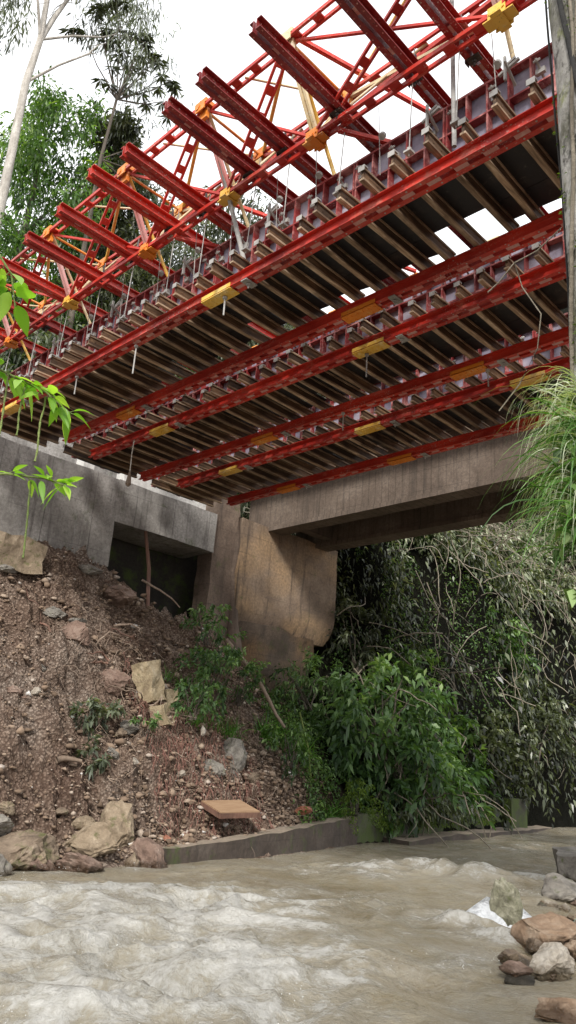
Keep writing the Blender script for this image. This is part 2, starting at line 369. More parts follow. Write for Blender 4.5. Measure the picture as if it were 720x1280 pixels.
# rock: deformed icosphere with flat-cut faces
ICO = None
def ico(sub=3):
    import bmesh
    bm = bmesh.new(); bmesh.ops.create_icosphere(bm, subdivisions=sub, radius=1)
    v = [x.co.copy() for x in bm.verts]; f = [[q.index for q in p.verts] for p in bm.faces]; bm.free(); return v, f
ICO3 = ico(4); ICO1 = ico(1)
def rock(loc, size, mat, seed, cuts=7, rough=.16, rz=0, parent=None, name='rock', tilt=0):
    rnd = random.Random(seed); v, f = ICO3
    pl = []
    for _ in range(cuts):
        n = Vector((rnd.gauss(0,1), rnd.gauss(0,1), rnd.gauss(0,.8))).normalized(); pl.append((n, rnd.uniform(.45,.82)))
    out = []; R = Matrix.Rotation(rz, 3, 'Z') @ Matrix.Rotation(tilt, 3, 'Y')
    for p in v:
        q = p.copy()
        for n, d in pl:
            e = q.dot(n) - d
            if e > 0: q -= n*e*.92
        q *= 1 + rough*noise.fractal(p*1.6+Vector((seed*3.1,0,0)), 1, 2, 3) + .07*(1-2*abs(noise.noise(p*3.3+Vector((seed,0,0))))) + .075*noise.fractal(p*6+Vector((seed,3,0)), .6, 2, 4)
        q = R @ Vector((q.x*size[0], q.y*size[1], q.z*size[2])); out.append(tuple(q))
    mb = MB(); mb.v = out; mb.f = [tuple(x) for x in f]
    o = mb.build(name, mat, parent, False); o.location = loc; return o

# ------------------------------------------------------------------ terrain
BANK = [(-30,-10.4),(3,-10.9),(5.9,-11.15),(8.3,-11.15),(10.8,-11.5),(15.6,-12.7),(22.2,-14.2),(33,-16.1),(45,-17),(90,-18)]
NEAR = [(-30,1.0),(4,-1.8),(6.8,-2.9),(8,-3.6),(9.6,-4.3),(13,-5.9),(16.5,-7.3),(24,-8.8),(90,-10)]
def lerp_tab(T, y):
    if y <= T[0][0]: return T[0][1]
    for (a,b),(c,d) in zip(T, T[1:]):
        if y <= c: return b + (d-b)*(y-a)/(c-a)
    return T[-1][1]
TOP = [(-30,6.4),(5,5.9),(7,5.95),(9.2,6.15),(9.8,5.75),(10.6,5.35),(13,5.0),(13.8,4.4),(15,3.7),(18,3.3),(18.6,5.0),(20,9.5),(60,10)]
def ss(a, b, x):
    t = min(1, max(0, (x-a)/(b-a))); return t*t*(3-2*t)
PITS = [(-13.7,8.05,.35,-.5),(-14.1,8.0,.35,.3),(-12.9,7.0,.25,-.35),(-13.2,7.1,.3,.22),(-14.3,9.7,.4,.35),(-13.6,9.6,.3,-.25),(-13.2,12.9,.5,.3),(-12.9,12.2,.3,-.35),(-12.5,8.6,.4,.3),(-14.8,7.2,.6,.25),(-12.6,10.0,.35,-.25)]
def ground(x, y):
    xb = lerp_tab(BANK, y); xn = lerp_tab(NEAR, y)
    p = Vector((x,y,0))
    if x > xn - .6:                                     # near bank
        t = x - xn
        z = -.35 + .45*ss(-.6,.5,t) + .35*ss(.4,6,t) + .08*noise.fractal(p*1.7, 1, 2, 4)
        return z, 0
    if x > xb + .05: return -.6, 0                       # river bed
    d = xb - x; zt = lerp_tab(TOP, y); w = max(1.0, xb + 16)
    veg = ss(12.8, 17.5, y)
    if d < w:
        t = d/w
        sh = .35*ss(.0,.10,t) + .35*ss(.1,.3,t)         # low debris shelf behind the river wall
        lin = max(0, (t-.20)/.80)
        z = sh*(1 if y > 8 else .8) + (zt-.6)*(lin**.93)
        amp = min(1, t*4)
        z += amp*(.30*noise.fractal(Vector((x*.9,y*.9,z*.6)), 1, 2, 5) + .22*noise.fractal(Vector((x*3.1,y*3.1,z)), .65, 2, 5))
        gully = abs(noise.noise(Vector((x*.5+4, y*1.25, 2))))
        z -= .36*amp*(1-t)*ss(.16,.0,gully)
        for (px_, py_, pr_, pd_) in PITS:
            q_ = ((x-px_)**2+(y-py_)**2)/(pr_*pr_)
            if q_ < 5: z += pd_*math.exp(-q_*1.4)
        z += amp*.07*noise.fractal(Vector((x*8,y*8,z*3)), .8, 2, 3)
    else:
        e = d - w
        if y < 13.9: z = zt*1.0 if x > -18.1 else 8.25 + .15*noise.fractal(p*.6, 1,2,3)
        elif y < 18.3: z = 3.6 if x > -18.1 else 8.4 + .3*(-17.6-x)
        else: z = zt + e*1.5 + .5*noise.fractal(p*.5, 1,2,4)
        if y < 13.9 and x < -18.1: z += ss(-19,-34,x)*4
        z = min(z, 26 + 1.5*noise.noise(p*.1))
    if y > 36: z += (y-36)*1.0*ss(36,39,y) if x < xb else 0
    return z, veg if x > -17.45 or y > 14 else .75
def build_ground():
    xs = np.concatenate([np.linspace(-260,-30,14)[:-1], np.linspace(-30,-16.6,30)[:-1], np.linspace(-16.6,-10.6,130)[:-1], np.linspace(-10.6,-2,40)[:-1], np.linspace(-2,30,20)[:-1], np.linspace(30,240,10)])
    ys = np.concatenate([np.linspace(-240,-12,12)[:-1], np.linspace(-12,4,30)[:-1], np.linspace(4,16,260)[:-1], np.linspace(16,36,110)[:-1], np.linspace(36,60,20)[:-1], np.linspace(60,280,10)])
    V = []; G = []
    for x in xs:
        for y in ys:
            z, g = ground(x, y)
            if abs(x) > 60 or abs(y) > 90: z = min(z, 30)
            jx = .12*noise.noise(Vector((x*3,y*3,z*3))) if -15.6 < x < -11.8 and 4 < y < 16 else 0
            V.append((x+jx, y, z)); G.append(g)
    ny = len(ys); nx = len(xs)
    I = np.arange(nx*ny).reshape(nx, ny)
    F = np.stack([I[:-1,:-1], I[1:,:-1], I[1:,1:], I[:-1,1:]], -1).reshape(-1,4)
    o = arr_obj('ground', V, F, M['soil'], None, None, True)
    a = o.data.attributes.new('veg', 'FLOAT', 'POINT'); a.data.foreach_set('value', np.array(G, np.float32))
    tag(o, kind='structure')
build_ground()

# ------------------------------------------------------------------ water
FOAM = [(-5.7,9.45,.3,.8),(-5.0,9.2,.25,.6),(-5.3,5.3,.35,1.0),(-6.6,12.6,.4,.6),(-11.0,6.5,.35,.5),(-11.0,8.0,.35,.5),(-12.0,14.5,.4,.3),(-8.2,5.4,1.6,.9),(-8.0,7.5,1.3,.8),(-9.3,5.0,1.3,.7),(-6.7,5.2,1.5,.75),(-5.5,4.3,1.0,.85),(-5.3,3.3,.9,.8),(-6.4,6.2,1.0,.5),(-4.6,5.0,.8,.5),(-9.0,12.6,.8,.8),(-8.2,13.9,.9,.75),(-7.4,15,.8,.7),(-9.6,11.6,.8,.55),(-4.9,6.5,.6,.35),(-5.9,9.3,.45,.7),(-5.3,9.1,.4,.5),(-4.5,7.6,.5,.45),(-7.6,3.6,1.2,.7),(-7.2,9.3,.6,.3),(-11.0,20,.6,.4)]
def water_obj():
    xs = np.concatenate([np.linspace(-17.5,-11.6,60)[:-1], np.linspace(-11.6,-1.5,230)]); ys = np.concatenate([np.linspace(-40,2,30)[:-1], np.linspace(2,17,330)[:-1], np.linspace(17,60,140)])
    V = []; Fo = []
    for x in xs:
        for y in ys:
            q = Vector((x*1.0, y*.62, 0)); wv = Vector((noise.noise(q*.8), noise.noise(q*.8+Vector((9,0,0))), 0))
            q2 = q + wv*.9
            f = 0
            for fx, fy, r, s in FOAM:
                dd = ((x-fx)**2+(y-fy)**2)/(r*r)
                if dd < 6: f += .8*s*math.exp(-dd)
            f = min(1, f)
            edge = ss(0,.8,x-lerp_tab(BANK,y)-.05)*ss(0,.6,lerp_tab(NEAR,y)-x)
            rid = 1-abs(noise.noise(q2*1.15))*2.2
            p3 = Vector((x*1.9, y*1.3, 0)) + wv*1.3; r2 = 1-abs(noise.noise(p3))*2; r3 = 1-abs(noise.noise(p3*2.3+Vector((5,0,0))))*2; r4 = 1-abs(noise.noise(p3*5.1))*2
            z = (.03+.12*f)*rid + .09*noise.noise(q2*.55) + (.012+.055*f)*r2*abs(r2) + (.008+.03*f)*r3 + (.004+.014*f)*r4
            z *= (.35+.65*edge)
            # standing wave in front of the far wall
            u = (x+8.6)*.55 + (y-13.1)*-.83
            z += .16*math.exp(-(u/.35)**2)*math.exp(-(((x+8.6)*.83+(y-13.1)*.55)/1.5)**2)
            V.append((x,y,z)); Fo.append(min(1, f*.60 + (max(0,rid-.6)*.45+max(0,r2-.5)*.45+max(0,r3-.55)*.5+max(0,r4-.5)*.4)*min(1,f*1.5+.15) + .10 + (1-edge)*.08))
    nx, ny = len(xs), len(ys); I = np.arange(nx*ny).reshape(nx,ny)
    F = np.stack([I[:-1,:-1], I[1:,:-1], I[1:,1:], I[:-1,1:]], -1).reshape(-1,4)
    o = arr_obj('river_water', V, F, M['water'], None, None, True)
    a = o.data.attributes.new('foam', 'FLOAT', 'POINT'); a.data.foreach_set('value', np.array(Fo, np.float32))
    tag(o, kind='structure')
water_obj()
def spray():
    v, f = ICO1; v = np.array([tuple(p) for p in v]); f = np.array(f); V = []; F = []; n = 0; rg = np.random.default_rng(3)
    for fx, fy, r, s_ in FOAM:
        for k in range(int(80*s_*min(1.2,r))):
            x = fx + rg.normal()*r*.6; y = fy + rg.normal()*r*.6; sz = .002 + .004*rg.random()**3
            if x < lerp_tab(BANK,y)+.1 or x > lerp_tab(NEAR,y)-.1: continue
            cx_, cy_ = x, y; m = 1 + int(rg.random()**2*6)
            for j in range(m):
                V.append(v*sz*rg.uniform(.5,1.2) + [cx_+rg.normal()*.05, cy_+rg.normal()*.05, .06+.1*s_*rg.random()+.02]); F.append(f+12*n); n += 1
    o = arr_obj('water_spray', np.concatenate(V), np.concatenate(F), M['spray'], None, k=3); tag(o, 'fine white droplets thrown up over the rapids', 'spray', kind='stuff')
m_, nt_, b_ = newmat('droplets'); b_.inputs['Base Color'].default_value = (.6,.6,.58,1); b_.inputs['Roughness'].default_value = .2; M['spray'] = m_
spray()

# ------------------------------------------------------------------ river wall
def jag(o, amp, sc, seed=0):
    for v in o.data.vertices:
        p = v.co*sc + Vector((seed+.37,.41,.29))
        nb = {'noise_basis': 'PERLIN_NEW'}
        v.co += Vector((noise.noise(p, **nb), noise.noise(p+Vector((7,0,0)), **nb), noise.noise(p+Vector((0,7,0)), **nb)))*amp + Vector((noise.noise(p*5, **nb), noise.noise(p*5+Vector((3,1,0)), **nb), 0))*amp*.25
def strip_wall(name, pts, thick, mat, nz=6):
    mb = MB(); ring = []
    for (x, y, z0, z1) in pts:
        n = len(mb.v); sec = []
        for k in range(nz+1): sec.append((x + .04*(k/nz)*-1, y, z0 + (z1-z0)*k/nz))
        for k in range(1, 4): sec.append((x-.04-thick*k/3, y+.02, z1))
        sec.append((x-thick-.04, y, z0))
        mb.v += sec; ring.append((n, len(sec)))
    for (a, m), (b, _) in zip(ring, ring[1:]):
        for k in range(m-1): mb.f.append((a+k, b+k, b+k+1, a+k+1))
    a, m = ring[0]; mb.f.append(tuple(a+k for k in reversed(range(m)))); a, m = ring[-1]; mb.f.append(tuple(a+k for k in range(m)))
    return mb.build(name, mat)
pts = []
for i in range(120):
    y = 8.35 + (15.9-8.35)*i/119; x = lerp_tab(BANK, y); pts.append((x, y, -.7, .24 + .42*(i/119)**1.2))
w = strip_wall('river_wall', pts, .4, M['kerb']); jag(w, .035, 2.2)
tag(w, 'low dark concrete river wall sloping down to the water below the earth bank', 'wall')
pts = []
for i in range(130):
    y = 15.98 + (27.5-15.98)*i/129; x = lerp_tab(BANK, y)-.06; pts.append((x, y, -.7, .72 + .1*noise.noise(Vector((y*.8,0,0)))))
w = strip_wall('river_wall', pts, .5, M['mosswall']); jag(w, .05, 1.6, 5)
tag(w, 'moss covered river wall under the overhanging bushes', 'wall')
mb = MB(); mb.box(-15.6,-15.0,27.6,28.8,-.6,1.15); w = mb.build('wall_block', M['mosswall']); 
tag(w, 'bright mossy concrete block ending the far river wall', 'wall block')
# submerged ledge at foot of the far wall
pts = []
for i in range(60):
    y = 17.5 + (31-17.5)*i/59; x = lerp_tab(BANK, y)+.75+.2*noise.noise(Vector((y*.5,3,0))); pts.append((x, y, -.6, .13 + .03*noise.noise(Vector((y,0,0)))))
w = strip_wall('concrete_ledge', pts, .9, M['kerb']); jag(w, .04, 1.3, 2)
tag(w, 'wet concrete ledge just above the water at the foot of the mossy wall', 'ledge')

# ------------------------------------------------------------------ abutment, pier, old bridge
def grid_box(mb, x0, x1, y0, y1, z0, z1, st=.3):
    """box with subdivided faces so it can be roughened"""
    def plane(f, na, nb):
        n = len(mb.v)
        for i in range(na+1):
            for j in range(nb+1): mb.v.append(f(i/na, j/nb))
        for i in range(na):
            for j in range(nb): mb.f.append((n+i*(nb+1)+j, n+(i+1)*(nb+1)+j, n+(i+1)*(nb+1)+j+1, n+i*(nb+1)+j+1))
    cx, cy, cz = [max(1, int(abs(d)/st)) for d in (x1-x0, y1-y0, z1-z0)]
    X = lambda t: x0+(x1-x0)*t; Y = lambda t: y0+(y1-y0)*t; Z = lambda t: z0+(z1-z0)*t
    plane(lambda a,b: (x1, Y(a), Z(b)), cy, cz); plane(lambda a,b: (x0, Y(1-a), Z(b)), cy, cz)
    plane(lambda a,b: (X(a), y0, Z(b)), cx, cz); plane(lambda a,b: (X(1-a), y1, Z(b)), cx, cz)
    plane(lambda a,b: (X(a), Y(b), z1), cx, cy); plane(lambda a,b: (X(1-a), Y(b), z0), cx, cy)
ab = thing('abutment', (-16,9,6), 'grey concrete abutment with an overhanging bearing beam and dark mossy recess', 'abutment')
def part(mb, name, mat, par, j=0, sc=1.5):
    o = mb.build(name, mat, None, j > 0); 
    if j: jag(o, j, sc, len(name))
    o.parent = par; o.matrix_parent_inverse = Matrix.Translation(-Vector(par.location)); return o
mb = MB(); grid_box(mb, -17.4,-16.0, -3, 9.8, 5.0, 8.28); part(mb, 'wall', M['conc'], ab, .03)
mb = MB(); grid_box(mb, -17.4,-16.0, 9.803, 13.06, 7.18, 8.282, .25)
for i, p in enumerate(mb.v):                       # soffit rises a touch toward the pier
    pass
part(mb, 'bearing_beam', M['conc'], ab, .025)
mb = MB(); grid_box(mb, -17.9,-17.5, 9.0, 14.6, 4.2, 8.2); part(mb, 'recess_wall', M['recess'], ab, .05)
mb = MB(); grid_box(mb, -17.38,-16.4, 13.063, 13.09, 7.2, 8.2); part(mb, 'end_block', M['conc'], ab, .02)
mb = MB(); grid_box(mb, -17.9,-17.41, 4, 13.3, 8.2, 9.5); part(mb, 'back_wall', M['conc'], ab, .02)
mb = MB(); mb.box(-16.4,-16.03, 10.1, 12.32, 8.29, 8.70); part(mb, 'seat_kerb', M['conclit'], ab)
for y0, y1, dz in ((8.72,9.02,.44),(12.33,12.62,.46),(9.9,10.09,.43)):
    mb = MB(); mb.box(-16.38,-16.01, y0, y1, 8.285, 8.29+dz); part(mb, 'bearing_pad', M['conclit'], ab)
# formed recess panel lines on wall: raised panel
mb = MB(); grid_box(mb, -16.0,-15.955, 8.75, 9.78, 6.0, 7.1); part(mb, 'wall_panel', M['conc'], ab, .008)
fo = MB(); grid_box(fo, -16.6,-15.25, 3.5, 7.75, 5.25, 5.95, .2); o = fo.build('footing', M['rocktan']); jag(o, .12, 1.8, 3)
tag(o, 'broken tan concrete footing sticking out under the left end of the grey wall', 'footing')
mb = MB(); mb.tube([(-15.75,10.98,4.9),(-15.85,10.9,6.2),(-15.95,10.72,7.15)], [.055,.05,.045], 8)
tag(mb.build('timber_prop', M['post'], None, True), 'reddish round timber prop standing under the bearing beam', 'timber prop')

pier = thing('bridge_pier', (-16,15.5,4), 'tan water stained concrete pier carrying the old bridge girders', 'pier')
mb = MB(); grid_box(mb, -18.2,-16.0, 14.0, 18.2, 5.35, 8.45, .2)
for i, (x,y,z) in enumerate(mb.v):
    # lower front edge is eroded to a rounded outline
    k = max(0, (6.1-z)/.7)
    if x > -16.3: x -= .2*k*k - .06
    t_ = (y-14.0)/4.2
    if z < 6.4: z += .12*max(0, 1-t_*2.2)*min(1,(6.4-z))
    if y > 17.8: y -= .18*k*k
    mb.v[i] = (x,y,z)
part(mb, 'shaft', M['conctan'], pier, .05, 1.2)
mb = MB(); grid_box(mb, -16.75,-16.12, 13.1, 13.98, 4.6, 8.9, .2)
part(mb, 'wing_wall', M['concbrown'], pier, .06, 1.5)
mb = MB()
mb.tube([(-16.2,13.98,8.5),(-16.15,14.02,7.6),(-16.2,14.0,6.8),(-16.15,14.05,6.0),(-16.1,14.1,5.3),(-16.0,14.3,4.3)], [.12,.14,.12,.17,.2,.25], 9)
part(mb, 'rough_corner', M['concbrown'], pier, .07, 3)
mb = MB(); grid_box(mb, -18.4,-15.95, 14.35, 17.6, 2.4, 5.5, .2)
for i, (x,y,z) in enumerate(mb.v):
    r = ((y-16)/1.9)**2; mb.v[i] = (x - .5*r*(1 if x > -17 else 0) + .15*math.sin(z*1.3), y, z)
part(mb, 'foundation', M['foundation'], pier, .16, 1.1)

ob = thing('old_bridge', (-7,16.5,8.3), 'old concrete bridge with two brown girders under its slab', 'bridge')
for y0 in (15.05, 17.15):
    mb = MB(); grid_box(mb, -16.9, 3.0, y0, y0+.55, 8.32, 9.95, .35); part(mb, 'girder', M['concgirder'], ob, .012, 2)
    mb = MB(); mb.box(-16.88, 2.98, y0-.05, y0-.003, 8.30, 8.42); part(mb, 'girder_lip', M['concgirder'], ob)
mb = MB(); mb.box(-17.2, 3.2, 14.2, 18.9, 9.96, 10.2); part(mb, 'slab', M['concgirder'], ob)
mb = MB(); mb.box(-15.6,-15.3, 15.62, 17.13, 8.5, 9.9); part(mb, 'diaphragm', M['concgirder'], ob)
mb = MB(); mb.box(-9.1,-8.75, 17.09, 17.135, 8.62, 8.8); 

# ------------------------------------------------------------------ formwork: runners, joists, panels
ZR = 7.8
RUN = [(5.60,-14.7,'runner nearest the viewer, bright red along its top edge'),
       (7.08,-13.9,'second runner, cut off just above the grey wall'),
       (7.93,-14.25,'third runner, a rope hanging near its left end'),
       (9.40,-14.45,'fourth runner, ending over the white bearing blocks'),
       (10.20,-14.05,'fifth runner, one before the innermost'),
       (11.74,-14.0,'last runner, beside the old concrete girder')]
def runner(y, xl, label, i):
    r = thing('steel_runner', (xl, y, ZR), 'red steel double channel ' + label, 'steel beam', 'red runner beams under the formwork')
    top = M['red'] if i in (0,2,4) else M['redbeam']; xr = 1.2
    for s, m in ((-1, top), (1, M['redbeam'])):
        mb = MB(); y_ = s*.035
        mb.channel((0,y_,.09), (xr-xl,y_,.09), .16, .055, .009, -s, (0,0,1))
        # note: bar() sideways axis is d x up = -Y
        ch_ = mb.build('channel', m, r)
    mb = MB()
    x = .25
    while x < xr-xl-.3:
        mb.box(x, x+.16, -.029, .029, .0115, .018); x += .34
    mb.build('lattice', M['pink'], r)
    mb = MB(); x = .1
    while x < xr-xl: 
        for yy in (-.062, .062): mb.tube([(x, yy, .006),(x, yy, .012)], .011, 6)
        x += .19
    mb.build('bolts', M['galv'], ch_)
    sp = {0:[-13.6,-7.6,-1.9],1:[-11.9,-6.3],2:[-12.0,-6.8],3:[-10.6,-6.0],4:[-8.6,-5.4,-12.5],5:[-9.0,-12.2]}[i]
    for sx in sp:
        mb = MB(); a = sx-xl
        mb.box(a, a+.6, -.0995, -.0935, .01, .07); mb.box(a, a+.6, -.1, .085, -.016, -.0045)
        k = a+.06
        while k < a+.56: mb.tube([(k,-.05,-.03),(k,-.05,-.0165)], .014, 6); mb.tube([(k,.05,-.03),(k,.05,-.0165)], .014, 6); k += .1
        mb.build('splice_plate', M['yellow'] if i in (0,2,4) else M['orange'], r)
        mb = MB(); mb.box(a+.82, a+.93, -.1, .1, -.02, -.004); mb.tube([(a+.87,0,-.09),(a+.87,0,.2)], .013, 6); mb.tube([(a+.87,0,-.05),(a+.87,0,-.03)], .035, 6)
        mb.build('clamp', M['galv'], r)
    return r
for i, (y, xl, lb) in enumerate(RUN): runner(y, xl, lb, i)

# joists: timber I-beams with a metal end shoe
JX = [-14.9 + .385*k for k in range(41)]
def joist_proto(length, label, group):
    t = thing('formwork_joist', (0,0,0), label, 'joist', group)
    h, w, f = .17, .066, .026
    mb = MB(); mb.box(-w/2, w/2, 0, length, 0, f); mb.box(-w/2, w/2, 0, length, h-f, h)
    mb.build('flange', M['flange'], t)
    mb = MB(); mb.box(-.016, .016, .01, length-.01, f+.0005, h-f-.0005)
    for yy in (.12, .26): 
        for sx in (-1,1): mb.tube([(sx*.0165, yy, .085),(sx*.020, yy, .085)], .014, 8)
    mb.build('web', M['joist'], t)
    mb = MB(); mb.box(-.045,.045,-.010,.05, h+.0005, h+.016); mb.box(-.045,.045,-.018,-.0105, h-.055, h+.016)
    mb.build('end_shoe', M['galv'], t)
    return t
ROWS = [(5.33,1.92,'nearest'),(7.66,1.94,'middle'),(9.93,1.98,'farthest')]
ZJ = 7.985
for r, (y0, ln, nm) in enumerate(ROWS):
    lb = 'weathered timber joist resting across the two red runner beams of the %s formwork row' % nm
    p = joist_proto(ln, lb, 'timber joists of the %s formwork row' % nm)
    for k, x in enumerate(JX):
        o = p if k == 0 else copy_thing(p, (0,0,0))
        o.location = (x + random.uniform(-.05,.05), y0 + random.uniform(-.10,.07), ZJ)
        o.rotation_euler = (0, 0, random.uniform(-.03,.03))

# soffit boards on the joists and side panels of the three girder moulds
ZS = ZJ + .172
YP = [5.86, 8.20, 10.50]
for r, yp in enumerate(YP):
    nm = ROWS[r][2]; k = 0; x = -15.4
    while x < 1.0:
        wd = 1.2; mb = MB(); mb.box(x, x+wd-.012, yp+.0, yp+.80, ZS+.002, ZS+.022)
        if random.random() < .3 and False: pass
        o = mb.build('soffit_board', M['ply']); tag(o, 'dark plywood soffit board lying on the joists of the %s formwork row' % nm, 'board', 'soffit boards of the %s row' % nm)
        # outer strip: boards with gaps where daylight shows
        op = r == 0 and -7.5 < x < -1.5
        for (a, b_, yb0, yb1) in ((0, .38, yp+.81, yp+1.18), (.41, .77, yp+.81, yp+1.14), (.8, 1.18, yp+.81, yp+1.19)):
            if random.random() < (.34 if op else .08): 
                if random.random() < .7: yb0 = yp+.81; yb1 = yb0 + random.uniform(.08,.2)
                else: continue
            k1, k2, k3 = random.uniform(-.05,.02), random.uniform(-.03,.03), random.uniform(-.05,.05)
            mb = MB(); z0 = ZS+.003; mb.quadbox([(x+a,yb0,z0),(x+b_,yb0,z0),(x+b_,yb1+k2,z0),(x+a,yb1+k1,z0),(x+a,yb0,z0+.016),(x+b_,yb0,z0+.016),(x+b_,yb1+k2,z0+.016),(x+a,yb1+k1,z0+.016)])
            o = mb.build('loose_board', M['ply']); tag(o, 'short dark board filling a gap beside the %s girder mould' % nm, 'board', 'loose boards of the %s row' % nm)
        x += wd
    # side panels
    def side_panel(flip, label, group):
        t = thing('mould_side', (0,0,0), label, 'formwork panel', group)
        h, wd = .76, 1.3; mb = MB(); s = -1 if not flip else 1
        a, b_ = sorted((0, s*.10))
        for zz, th in ((0,.035),(.335,.022),(h-.03,.03)): mb.box(0, wd-.01, a, b_, zz, zz+th)
        n = 5
        for k in range(n+1):
            xx = k*(wd-.04)/n; aa, bb = sorted((s*.002, s*.097)); mb.box(xx, xx+.022, aa, bb, .036, h-.031)
        fr_ = mb.build('frame', M['frame'], t)
        mb = MB(); a2, b2 = sorted((-s*.001, -s*.018)); mb.box(0, wd-.01, a2, b2, 0, h-.004); mb.build('sheet', M['face'] if not flip else M['ply'], t)
        for k in range(0, n, 2):
            mb = MB(); xx = (k+.5)*(wd-.04)/n
            mb.tube([(xx, s*.215, .53), (xx, s*.01, .40)], .014, 6); mb.tube([(xx, s*.19, .513), (xx, s*.205, .524)], .04, 8)
            mb.box(xx-.05, xx+.05, min(s*.09,s*.13), max(s*.09,s*.13), .42, .48)
            mb.build('tie_nut', M['galv'], fr_)
        return t
    lbn = 'red ribbed steel side panel of the %s girder mould facing the viewer' % nm
    p = side_panel(False, lbn, 'front panels of the %s mould' % nm); k = 0; x = -15.5
    while x < 1.0:
        o = p if k == 0 else copy_thing(p, (0,0,0)); o.location = (x, yp, ZS+.03); x += 1.3; k += 1
    p = side_panel(True, 'red steel back panel on the far side of the %s girder mould' % nm, 'back panels of the %s mould' % nm); k = 0; x = -15.5
    while x < 1.0:
        o = p if k == 0 else copy_thing(p, (0,0,0)); o.location = (x, yp+.70, ZS+.03); x += 1.3; k += 1

# brackets / clamps standing out from the near panels
for x in (-2.95,-3.9,-6.4,-8.2,-10.1,-12.0):
    mb = MB(); mb.bar((x,5.76,8.66),(x+.02,5.5,8.76),.022,.04); mb.bar((x-.1,5.6,8.72),(x+.14,5.58,8.77),.03,.03); mb.bar((x-.05,5.62,8.82),(x+.09,5.6,8.84),.02,.03); mb.box(x-.012,x+.012,5.53,5.56,8.55,8.86)
    tag(mb.build('wedge_clamp', M['galv']), 'grey wedge clamp fixed to the upper rail of the nearest mould', 'clamp', 'wedge clamps on the nearest mould')
# walkway plank lying on mould top near right
for i, (x, ln, s) in enumerate(((-4.1,1.15,'nearer the mossy trunk'),(-6.7,1.5,'further from the mossy trunk'))):
    mb = MB(); mb.bar((x,5.95,8.99),(x+ln,6.0,9.05),.22,.035)
    tag(mb.build('plank', M['pallet']), 'short brown plank lying on the mould top, the one ' + s, 'plank')

# ------------------------------------------------------------------ trusses of the launching frame
NX = [-15.6,-13.5,-11.28,-8.98,-7.08,-5.45,-2.9,-.7,1.5]
def slot_bar(p, q, w, d, mat, name, par, matb, step=.3, up=(0,0,1)):
    """lattice bar of two flat channels with battens, daylight shows through the slots"""
    mb = MB(); mb.bar(p, q, .034, d, up, (w/2,0)); mb.bar(p, q, .034, d, up, (-w/2,0))
    o1 = mb
    P = Vector(p); Q = Vector(q); L = (Q-P).length; n = max(2, int(L/step))
    for i in range(n):
        a = P.lerp(Q, (i+.06)/n); b = P.lerp(Q, (i+.42)/n); mb.bar(a, b, w-.03, .02, up)
        a = P.lerp(Q, (i+.2)/n)
    return o1.build(name, mat, par)
def truss(yo, label, detail=True):
    t = thing('truss', (-7, 5.38+yo, 9.2), label, 'truss')
    O = Vector((7, -5.38-yo, -9.2))
    yA, yB, yb, zt, zb = 4.78+yo, 5.90+yo, 5.38+yo, 10.3, 9.24
    A = lambda x: Vector((x, yA, zt))+O; B = lambda x: Vector((x, yB, zt))+O; C = lambda x: Vector((x, yb, zb))+O
    for f in (A, B): slot_bar(f(NX[0]), f(NX[-1]), .12, .055, M['red'], 'top_chord', t, None, .36)
    slot_bar(C(NX[0]), C(NX[-1]), .12, .055, M['red'], 'bottom_chord', t, None, .36)
    for i, x in enumerate(NX):
        slot_bar(A(x), C(x), .06, .05, M['pink'] if i % 2 == 0 or x < -8 else M['cream'], 'post', t, None)
        slot_bar(B(x), C(x), .06, .05, M['cream'], 'post', t, None)
        mb = MB(); mb.tube([A(x), B(x)], .022, 8); mb.build('strut', M['orange'], t, True)
        if i:
            px = NX[i-1]
            slot_bar(C(px), A(x), .11, .045, M['red'], 'diagonal', t, None)
            mb = MB(); mb.bar(C(px), B(x), .06, .05); mb.build('diagonal', M['red'], t)
            mb = MB(); mb.bar(B(px), C(x), .05, .04); mb.build('diagonal', M['red'] if i % 2 else M['cream'], t)
            mb = MB(); mb.tube([A(x)+Vector((.07,0,-.05)), Vector((x-.12,5.93+yo,9.02))+O], .026, 8); mb.build('prop', M['yellow'] if i % 2 else M['cream'], t, True)
            mb = MB(); mb.bar(A(px), C(x), .035, .035); mb.build('diagonal', M['red'], t)
            mb = MB(); mb.tube([A((x+px)/2), B(x)], .016, 6); mb.build('plan_brace', M['cream'], t, True)
            mb = MB(); mb.tube([A(x), B(px)], .028, 8); mb.build('plan_brace', M['yellow'], t, True)
            mb = MB(); mb.tube([C(px)+Vector((0,0,.1)), B((x+px)/2)], .02, 6); mb.build('plan_brace', M['cream'], t, True)
        # gussets and node blocks
        c = C(x); mb = MB(); mb.box(c.x-.17,c.x+.17,c.y-.07,c.y+.07,c.z-.06,c.z-.045); mb.box(c.x-.10,c.x+.10,c.y-.092,c.y-.08,c.z-.09,c.z+.07); mb.box(c.x-.10,c.x+.10,c.y+.08,c.y+.092,c.z-.09,c.z+.07)
        for k in range(4): mb.tube([(c.x-.075+.05*k, c.y-.09, c.z-.02),(c.x-.075+.05*k, c.y-.106, c.z-.02)], .015, 6)
        mb.box(c.x-.06,c.x+.06,c.y-.13,c.y+.13,c.z-.085,c.z-.072)
        mb.build('node_block', M['orange'] if i % 2 else M['yellow'], t)
        for f, m in ((A, M['orange'] if x < -6.5 else M['cream']), (B, M['orange'])):
            c = f(x); mb = MB(); mb.bar(c+Vector((-.12,0,.05)), c+Vector((.12,0,.05)), .17, .07); mb.bar(c+Vector((-.1,-.08,0)), c+Vector((.1,-.08,0)), .015, .17); mb.bar(c+Vector((-.09,0,-.10)), c+Vector((.09,0,-.10)), .05, .16)
            mb.tube([c+Vector((-.05,-.1,.0)), c+Vector((-.05,.1,.0))], .05, 8)
            mb.build('node_block', m, t)
    return t
truss(0, 'red triangular lattice truss with orange and yellow node blocks above the nearest formwork')
